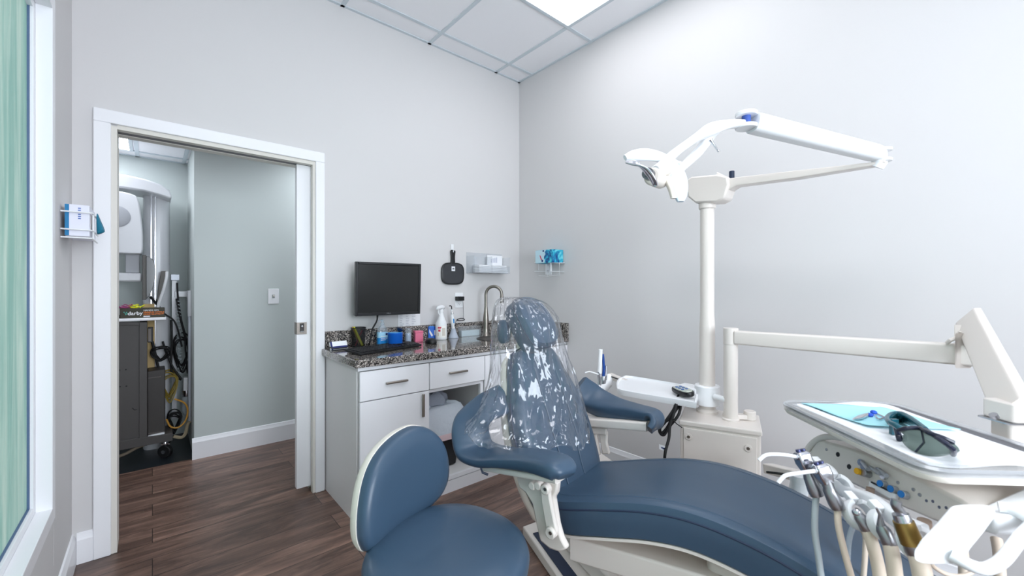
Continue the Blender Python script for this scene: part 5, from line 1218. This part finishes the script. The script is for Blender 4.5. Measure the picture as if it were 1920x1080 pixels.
b=MB(); rr=[[W(1893,v,KX)+rgt*x_+fwd*y_ for x_,y_ in rrect(.085,.07,.008,4)] for v in (786,788.5)]; b.loft(rr); b.cyl(W(1862,777,.97),W(1866,783,.97),.008,12); obj('post_collar', b, SATIN, t)

# =====================================================================  INSTRUMENT TRAY AND DELIVERY HEAD
TZ2 = H-.35
ta = math.radians(226); TL_ = Vector((math.cos(ta),math.sin(ta),0)); TS = Vector((-TL_.y,TL_.x,0)) 
if TS.dot(rgt)<0: TS=-TS
TO = Vector((1.445,.425,TZ2)); TLEN=.48; TWID=.325
def TP(a_,c_,z_=0): return TO+TL_*a_+TS*c_+ez_*z_
Mt = frame(TP(TLEN/2,TWID/2,0), TL_, TS)
if Mt.col[2].z<0: pass
zs = 1 if Mt.col[2].z>0 else -1
trr = rrect(TLEN,TWID,.045,8)
def tpad(sc_list): return [[Mt @ Vector((x*(1-i_/ (TLEN/2)) ,y*(1-i_/(TWID/2)), zs*z_)) for x,y in trr] for i_,z_ in sc_list]
t = thing('instrument_tray', TP(TLEN/2,TWID/2,-.02), 'rectangular metal instrument tray in a clear sleeve above the instrument panel', 'instrument tray')
b=MB().loft(tpad([(.028,-.016),(.012,-.014),(.004,.0),(0,.003),(0,.0045),(.004,.005),(.010,.003),(.018,-.010),(.03,-.0125)])); obj('tray_pan', b, SATIN, t)
b=MB().loft(tpad([(.02,-.026),(.0,-.02),(-.004,-.012),(-.004,-.006)])); obj('tray_holder', b, CREAM2, t)
b=MB().loft(tpad([(.02,-.0165),(-.004,-.008),(-.007,.004),(-.003,.009),(.02,.0085)]),caps=False); obj('tray_sleeve', b, TRAYF, t)
# paper liner with a wavy edge
def sheet(M_, nx, ny, fn, th=.0012):
    vs=[];fs=[]
    for j in range(ny+1):
        for i in range(nx+1): vs.append(M_(*fn(i/nx,j/ny)))
    for j in range(ny):
        for i in range(nx): a_=j*(nx+1)+i; fs.append((a_,a_+1,a_+nx+2,a_+nx+1))
    m_=MB(); m_.v=[Vector(v) for v in vs]; m_.f=fs; return m_
b=sheet(TP,40,24,lambda u_,v_:(.025+u_*(TLEN-.05), .022+v_*(TWID-.05), .004+.004*math.sin(v_*9+u_*3)*(1 if u_<.12 or u_>.88 or v_<.1 or v_>.9 else .15)+.012*math.exp(-((u_-0)**2*60+(v_-.6)**2*20))))
o=obj('paper_liner', b, PAPER, None, solid=.0012, recalc=False); tag(o,'white paper liner covering the bottom of the instrument tray','paper liner')
b=sheet(TP,24,16,lambda u_,v_:(.035+u_*.20+v_*.02, .04+v_*.20+u_*.035, .0105+.0015*math.sin(u_*7)*math.cos(v_*6)))
o=obj('bib', b, CYAN, None, solid=.001, recalc=False); tag(o,'pale cyan paper bib lying on the tray liner under the dark glasses','bib')
# bib clips
t = thing('bib_clip', oz(1637,778,TZ2+.012), 'silver beaded bib clip chain with blue grips lying on the cyan bib', 'bib clip')
z_=TZ2+.016
b=MB()
for i in range(13):
    f=i/12; p=oz(1640+26*f,778+13*f+4*math.sin(f*6),z_); b.sphere(p,.0028,8)
    p=oz(1640+20*f,774+9*f,z_); b.sphere(p,.0026,8)
obj('bead_chain', b, CHROME, t)
b=MB().tube([oz(1600,786,z_),oz(1612,783,z_),oz(1626,778,z_),oz(1634,776,z_)],[.002,.006,.005,.003],10); obj('clip_jaw', b, CHROME, t)
b=MB().sphere(oz(1631,778,z_),.008,12,(1,1,.7)).sphere(oz(1638,773,z_+.003),.008,12,(1,1,.7)); obj('clip_grip', b, mat('grip_blue',(26,80,196),.3), t)
# safety glasses
t = thing('safety_glasses', oz(1720,820,TZ2+.01), 'dark wraparound safety glasses lying on the paper in the tray', 'glasses')
gz=TZ2+.006
LU=Vector((-.62,-.78,0)); 
def GP(u,v,z): return oz(u,v,gz+z)
front_b=[GP(1687,816,.004),GP(1695,832,.001),GP(1712,846,0),GP(1737,854,0),GP(1765,855,0),GP(1787,850,0)]
front_t=[GP(1685,807,.034),GP(1700,803,.044),GP(1724,803,.046),GP(1740,811,.046),GP(1766,820,.044),GP(1788,830,.036)]
fb=cat(front_b,5); ft=cat(front_t,5)
def lens(i0,i1,nm,m_):
    vs=[];fs=[];nn_=i1-i0
    for j in range(5):
        for i in range(i0,i1+1):
            p=fb[i].lerp(ft[i],j/4); vs.append(p-rgt*0+(-fwd)*.012*math.sin(PI*j/4))
    for j in range(4):
        for i in range(nn_): a_=j*(nn_+1)+i; fs.append((a_,a_+1,a_+nn_+2,a_+nn_+1))
    m=MB(); m.v=vs; m.f=fs; return obj(nm,m,m_,t,solid=.002,recalc=False)
lens(0,len(fb)-1,'lens',LENS)
b=MB().tube(ft,.0045,8); b.tube([fb[11],fb[11].lerp(ft[11],.5)-fwd*.012,ft[11]],.0022,8); obj('brow_bar', b, mat('glasses_frame',(34,38,54),.25), t)
b=MB().tube(cat([GP(1690,806,.03),GP(1680,798,.035),GP(1668,792,.034),GP(1664,784,.03),GP(1672,777,.03),GP(1690,776,.034),GP(1710,786,.036),GP(1735,805,.036)],5),[.006]*36,10); b.obox(GP(1676,800,.018),rgt*.008,fwd*.004,ez_*.018); obj('temple_arm', b, mat('temple_teal',(24,84,98),.2), t)
b=MB().tube(cat([GP(1680,800,.03),GP(1684,815,.012),GP(1687,825,.003)],4),.006,8).tube(cat([GP(1735,806,.04),GP(1760,822,.042),GP(1786,842,.03),GP(1787,852,.004)],4),.005,8); obj('side_arm', b, mat('frame_navy',(36,40,60),.25), t)
b=MB(); vs=cat([GP(1666,783,.030),GP(1690,775,.034),GP(1715,790,.036),GP(1738,806,.036)],4); lo_=cat([GP(1676,800,.004),GP(1690,792,.006),GP(1712,800,.008),GP(1738,812,.02)],4)
m=MB(); m.v=vs+lo_; n__=len(vs); m.f=[(i,i+1,n__+i+1,n__+i) for i in range(n__-1)]; obj('side_shield', m, mat('shield_teal',(16,70,80),.2,trans=.3), t, solid=.002, recalc=False)

# delivery head body under the tray
t = thing('delivery_unit', TP(.2,.2,-.12), 'white instrument control unit with knobs and a loop handle hanging under the tray', 'control unit')
fa=[(1533,823),(1600,843),(1700,886),(1800,938),(1826,952)]   # top edge of the face
fbm=[(1516,858),(1573,894),(1660,936),(1760,982),(1800,1003)]
ka=[1.165,1.08,.93,.80,.775]; 
P_t=[W(u,v,k) for (u,v),k in zip(fa,ka)]; 
P_b=[W(u,v,k*.985) for (u,v),k in zip(fbm,ka)]
# straighten: use ends
A0=P_t[0]; A1=P_t[-1]; A1.z=A0.z; 
dF=(A1-A0).normalized(); nF=Vector((dF.y,-dF.x,0)); 
if nF.dot(fwd)>0: nF=-nF
LF=(A1-A0).length
def FPp(s_, z_, o_=0): return A0+dF*s_+ez_*z_+nF*o_
def onF(u,v,off=0):     # sight line cut with the panel face plane (tilted: bottom slightly nearer)
    d=ray(u,v); o=Vector((0,0,H)); n_=(nF-ez_*-.25).normalized(); c_=A0+nF*off; k=(c_-o).dot(n_)/d.dot(n_); return o+d*k
pf=[onF(u,v) for u,v in [(1533,823),(1600,843),(1700,886),(1800,936),(1830,955),(1800,1000),(1760,981),(1660,938),(1573,896),(1516,860),(1518,845)]]
b=MB().prism(pf,-nF*.22); obj('control_face', b, CREAM, t, bevel=.006)
b=MB().tube(cat([onF(1512,872),onF(1507,860),onF(1515,842),onF(1530,826),onF(1550,819),onF(1585,822)],5),.008,10).sphere(onF(1500,862,.01),.018,14,(.7,.7,1.3)); obj('face_rim', b, CREAM, t)
nFt=(nF+ez_*.25).normalized()
def onface(nm,m_,lst,r_,h_,n__=18,par=None):
    b=MB()
    for u,v in lst: c_=onF(u,v); b.cyl(c_-nFt*.002,c_+nFt*h_,r_,n__)
    return obj(nm,b,m_,par or t,bevel=.0008)
for u,v in ((1571,852),(1592,875)): onface('port_hole',BLACK,[(u,v)],.0062,.0008)
onface('face_screw',SATIN,[(1550,843),(1618,880),(1684,905),(1725,928),(1713,918)],.0035,.002,12)
onface('toggle_base',CHROME,[(1618,868),(1624,877),(1650,884),(1660,893)],.008,.008)
for u0_,v0_,u1_,v1_ in ((1616,866,1628,880),(1648,880,1662,892),(1632,876,1650,888)):
    b=MB().tube([onF(u0_,v0_,.008),onF(u1_,v1_,.016)],[.004,.005],10); obj('toggle_switch', b, SILV, t)
onface('control_knob',SATIN,[(1630,889)],.0085,.016); onface('knob_cap',YELB,[(1622,887)],.0075,.022)
for u,v in ((1660,909),(1680,919),(1700,929)):
    c_=onF(u,v); b=MB().cyl(c_,c_+nFt*.012,.0085,18); kn=obj('control_knob', b, SILV, t, bevel=.001); b=MB().cyl(c_+nFt*.0122,c_+nFt*.014,.0072,18); obj('knob_cap', b, mat('cap_blue',(20,124,206),.4) if 'cap_blue' not in MATS else MATS['cap_blue'], kn)
b=MB().bar(onF(1632,908,.006),onF(1682,934,.006),.016,.010,up=nFt); obj('label_bar', b, WHITE, t, bevel=.002)
b=MB().bar(onF(1634,904,.012),onF(1670,922,.012),.003,.003); obj('bar_slot', b, BLACK, t)
onface('face_marks',mat('mark_grey',(96,98,120),.5),[(1737,939),(1761,951),(1774,952),(1749,940)],.0032,.0004,10)
# right flange and handle loop
b=MB().loft([[W(u0_,v0_,k_)+ez_*z_ for (u0_,v0_,k_) in ((1826,952,.775),(1930,905,.82),(2010,905,.80),(2010,960,.72),(1865,962,.735))] for z_ in (-.004,-.04)]); obj('side_flange', b, WHITE, t, bevel=.006)
hp=[(1822,962,.74),(1800,990,.715),(1772,1022,.69),(1762,1040,.68)]
b=MB(); rr=[[W(u,v,k)+rgt*x_+(ez_*.6-fwd*.0)*y_ for x_,y_ in sup(.042,.026,3.2,24)] for u,v,k in hp]; 
rr=[[W(1775,1046,.677)+(p-W(1762,1040,.68))*.4 for p in rr[-1]]][::-1] if False else rr
b.loft(rr); obj('handle_mount', b, WHITE, t, bevel=.004)
hl=cat([W(1782,1040,.68),W(1800,1050,.672),W(1825,1062,.665),W(1850,1066,.665),W(1880,1050,.68),W(1912,1010,.70),W(1934,985,.715),W(1928,972,.72),W(1895,955,.74),W(1872,950,.75)],6)
b=MB().tube(hl,.0095,14); obj('handle_loop', b, WHITE, t)
# instrument holder bar below the panel
t2 = thing('handpiece_holder', TP(.2,-.02,-.25), 'white row of handpiece cradles hanging below the control unit', 'holder')
hb_=[(1566,905,1.0),(1600,930,.96),(1650,950,.88),(1700,985,.80),(1755,1010,.745)]
ribbon([W(*p)+fwd*.02 for p in hb_],[ez_]*5,[.014,.016,.017,.016,.014],[.010]*5,'holder_bar',WHITE,t2,5,4,16)
for u,v,k in ((1545,893,1.02),(1572,915,.97),(1612,965,.89),(1662,985,.83),(1722,1020,.755)):
    c_=W(u,v,k); ring_=[c_+(rgt*math.cos(a_)+(fwd*.55+ez_*.85).normalized()*math.sin(a_))*.026 for a_ in [math.radians(-250+320*i/22) for i in range(23)]]
    b=MB(); rr=[]
    for i,p in enumerate(ring_):
        rad=(p-c_).normalized(); ax_=(fwd*.85-ez_*.55).normalized()
        rr.append([p+rad*x_+ax_*y_ for x_,y_ in rrect(.010,.024,.003,2)])
    b.loft(rr); cr=obj('cradle', b, WHITE, t2)
    b=MB().bar(c_+(fwd*.55+ez_*.85).normalized()*.026, c_+fwd*.035+ez_*.03, .018,.014); obj('cradle_arm', b, WHITE, cr, bevel=.002)
b=MB().cyl(W(1632,915,.95),W(1630,942,.95),.008,12).cyl(W(1733,975,.82),W(1735,1000,.82),.011,12); obj('hanger_pin', b, mat('pin_brown',(150,130,116),.5), t2)
# water bottle
q=W(1497,905,1.33); b=MB().lathe(q-ez_*.2,[(.05,0),(.055,.02),(.055,.11),(.045,.135),(.026,.155),(.022,.165),(.026,.167),(.026,.18),(.022,.2),(.024,.205),(.024,.225)],28)
tag(obj('water_bottle', b, mat('bottle_white',(226,230,232),.35), None),'white plastic water bottle hanging behind the leg rest near the utility box','bottle')
b=MB().bar(W(1440,878,1.55),W(1520,898,1.33),.04,.035); o=obj('bottle_bracket', b, CREAM, None, bevel=.004); tag(o,'cream bracket arm holding the white water bottle beside the utility box','bracket')
b=MB().tube([W(1438,885,1.5),W(1470,889,1.42),W(1500,894,1.33)],.004,8); obj('bracket_cable', b, RUB, o)
# air-water syringes
def syringe(head, mid, end, tip, bend_, label, hose, hm, hr):
    t = thing('air_water_syringe', W(*end), label, 'syringe', 'chrome syringes hanging in the holder')
    h_=W(*head); m_=W(*mid); e_=W(*end)
    ax=(e_-h_).normalized()
    b=MB().tube([h_+ax*.012,h_+ax*.035,m_,e_-ax*.012,e_],[.0125,.011,.0125,.015,.013],18); obj('syringe_handle', b, SATIN, t)
    s1=(rgt-ax*rgt.dot(ax)).normalized(); s2_=ax.cross(s1)
    b=MB(); b.loft([[h_+ax*a_+s1*x_+s2_*y_ for x_,y_ in rrect(w_,w_*.9,.004,3)] for a_,w_ in ((-.014,.020),(-.008,.030),(.012,.030),(.028,.022))]); obj('syringe_head', b, CHROME, t, bevel=.002)
    b=MB().cyl(h_-ax*.014-s1*.004,h_-ax*.019-s1*.004,.0055,14).cyl(h_-ax*.014+s1*.007,h_-ax*.018+s1*.007,.0055,14); obj('syringe_button', b, mat('button_dark',(70,74,110),.3,.6) if 'button_dark' not in MATS else MATS['button_dark'], t)
    b=MB().cyl(h_,W(*tip[0]),.007,14); obj('tip_collar', b, CHROME, t)
    b=MB().tube(cat([W(*tip[0]),W(*bend_[0]),W(*bend_[1]),W(*tip[1])],5),.0042,10); obj('syringe_tip', b, WHITE, t)
    b=MB().tube(cat([e_-ax*.004]+[W(*h) for h in hose],6),hr,10); obj('syringe_hose', b, hm, t)
syringe((1505,858,.96),(1518,895,.95),(1532,930,.94),((1491,856,.955),(1423,863,.95)),((1462,852,.95),(1437,853,.95)),'chrome air and water syringe with a clear grey hose, leftmost in the holder',[(1528,960,.93),(1528,1000,.92),(1534,1040,.91),(1541,1090,.9)],HOSEC if False else GREYH,.0065)
syringe((1540,882,.92),(1555,920,.91),(1572,954,.90),((1527,883,.915),(1459,905,.91)),((1492,888,.91),(1472,892,.91)),'chrome air and water syringe with a tan hose, second in the holder',[(1572,985,.89),(1582,1030,.88),(1600,1095,.87)],TAN,.0065)
# handpieces
def handpiece(a_, c_, r_, m_, label, hose, nm='handpiece', extra=None):
    p=W(*a_); q=W(*c_); ax=(q-p).normalized(); L_=(q-p).length
    t=thing(nm, q, label, 'dental handpiece')
    b=MB().tube([p,p+ax*.25*L_,p+ax*.6*L_,p+ax*.9*L_,q],[r_*.7,r_,r_,r_*1.15,r_],16); obj('handpiece_body', b, m_, t)
    b=MB().tube(cat([q-ax*.004]+[W(*h) for h in hose],6),r_*1.0,12); obj('handpiece_hose', b, TAN, t)
    if extra: extra(t,p,q,ax)
    return t
def ex1(t,p,q,ax): obj('coupling', MB().sphere(p-ax*.002,.009,14), CHROME, t)
handpiece((1608,963,.86),(1628,994,.85),.0115,SATIN,'short chrome hose coupling with a thick tan hose, third in the holder',[(1636,1020,.84),(1646,1060,.83),(1652,1100,.82)],'hose_coupling',ex1)
def ex2(t,p,q,ax): obj('bur_pin', MB().tube([p,W(1650,965,.80),W(1643,952,.80)],[.007,.003,.002],10), SATIN, t)
handpiece((1652,985,.80),(1670,1022,.79),.012,SATIN,'chrome handpiece with a thin pointed end and tan hose, fourth in the holder',[(1674,1045,.78),(1680,1095,.77)],'handpiece',ex2)
def ex3(t,p,q,ax):
    obj('handpiece_neck', MB().tube(cat([p,W(1688,960,.745),W(1680,948,.745),W(1681,938,.745)],4),[.008]*13,12), SATIN, t)
    obj('brass_sleeve', MB().tube([p+ax*.008,p+ax*.045],[.0155,.0172],16), BRASS, t)
    obj('chrome_ring', MB().tube([p-ax*.004,p+ax*.01],[.0125,.0135],16), CHROME, t)
handpiece((1690,968,.745),(1720,1042,.73),.014,SATIN,'handpiece with a brass sleeve and bent neck, rightmost in the holder',[(1727,1065,.72),(1735,1110,.71)],'handpiece',ex3)
def hose(pts,r_,m_,label):
    b=MB().tube(cat([W(*p) for p in pts],7),r_,10); tag(obj('hose', b, m_, None),label,'hose')
hose([(1612,958,1.0),(1600,985,1.0),(1591,1020,1.0),(1588,1090,1.0)],.006,HOSEC,'clear hose hanging behind the tan hoses below the holder')
hose([(1612,990,.97),(1622,1005,.97),(1622,1040,.96),(1618,1095,.95)],.0055,TAN,'thin tan hose hanging behind the thick coupling hose')
hose([(1738,1040,.74),(1750,1062,.74),(1780,1078,.75),(1812,1078,.76),(1838,1062,.77)],.0035,TAN,'thin cream hose looping under the handle of the control unit')
hose([(1800,1010,.92),(1806,1040,.90),(1808,1100,.88)],.009,TAN,'thick tan hose seen below the handle loop, left one')
hose([(1868,1010,.95),(1873,1040,.93),(1876,1100,.9)],.010,TAN,'thick tan hose seen below the handle loop, right one')

# =====================================================================  CAMERA, LIGHT
cam = bpy.data.cameras.new('camera'); co = bpy.data.objects.new('camera', cam); COL.objects.link(co)
co.location = (0,0,H); cam.sensor_width = 36; cam.lens = F*36/1920; cam.clip_start=.02
co.rotation_euler = (PI/2, 0, math.atan2(-CA, SA)); SC.camera = co
cam.dof.use_dof = True; cam.dof.focus_distance = 2.3; cam.dof.aperture_fstop = 4.5
w = bpy.data.worlds.new('world'); SC.world = w; w.use_nodes = True
bg = w.node_tree.nodes['Background']; bg.inputs[0].default_value = (.78,.88,1,1); bg.inputs[1].default_value = 2.2
def area(nm, loc, size, power, col, rot):
    l = bpy.data.lights.new(nm,'AREA'); l.shape='RECTANGLE'; l.size, l.size_y = size; l.energy=power; l.color=col
    o=bpy.data.objects.new(nm,l); COL.objects.link(o); o.location=loc; o.rotation_euler=rot; return o
# daylight outside the window behind the camera and outside the frosted window
area('window_daylight', ((SX0+SX1)/2, YS-.25, (SZ0+SZ1)/2), (1.6,1.4), 74, (.84,.92,1), (PI/2,0,0))
area('side_daylight', (XL-.5, (WY0+WY1)/2, 1.35), (2.6,1.8), 7, (1,.93,.95), (0,-PI/2,0))
SC.view_settings.view_transform = 'Standard'; SC.view_settings.look = 'None'; SC.view_settings.gamma = 1; SC.view_settings.exposure = .24
SC.view_settings.use_curve_mapping = False
SC.cycles.max_bounces = 10; SC.cycles.diffuse_bounces = 5; SC.cycles.transparent_max_bounces = 24

GROUPS = {'ceiling_light':'recessed ceiling lights','wall_outlet':'wall power outlets','tissue_box':'tissue boxes in the wire rack','cable':'cables hanging in the alcove','cable_coil':'coiled cables in the alcove','hose':'hoses under the control unit','elastic_band_bundle':'straps on the glove box'}
for o in list(SC.objects):
    if o.parent is None and o.get('label') and not o.get('group'):
        g_ = GROUPS.get(o.name.split('.')[0])
        if g_: o['group'] = g_
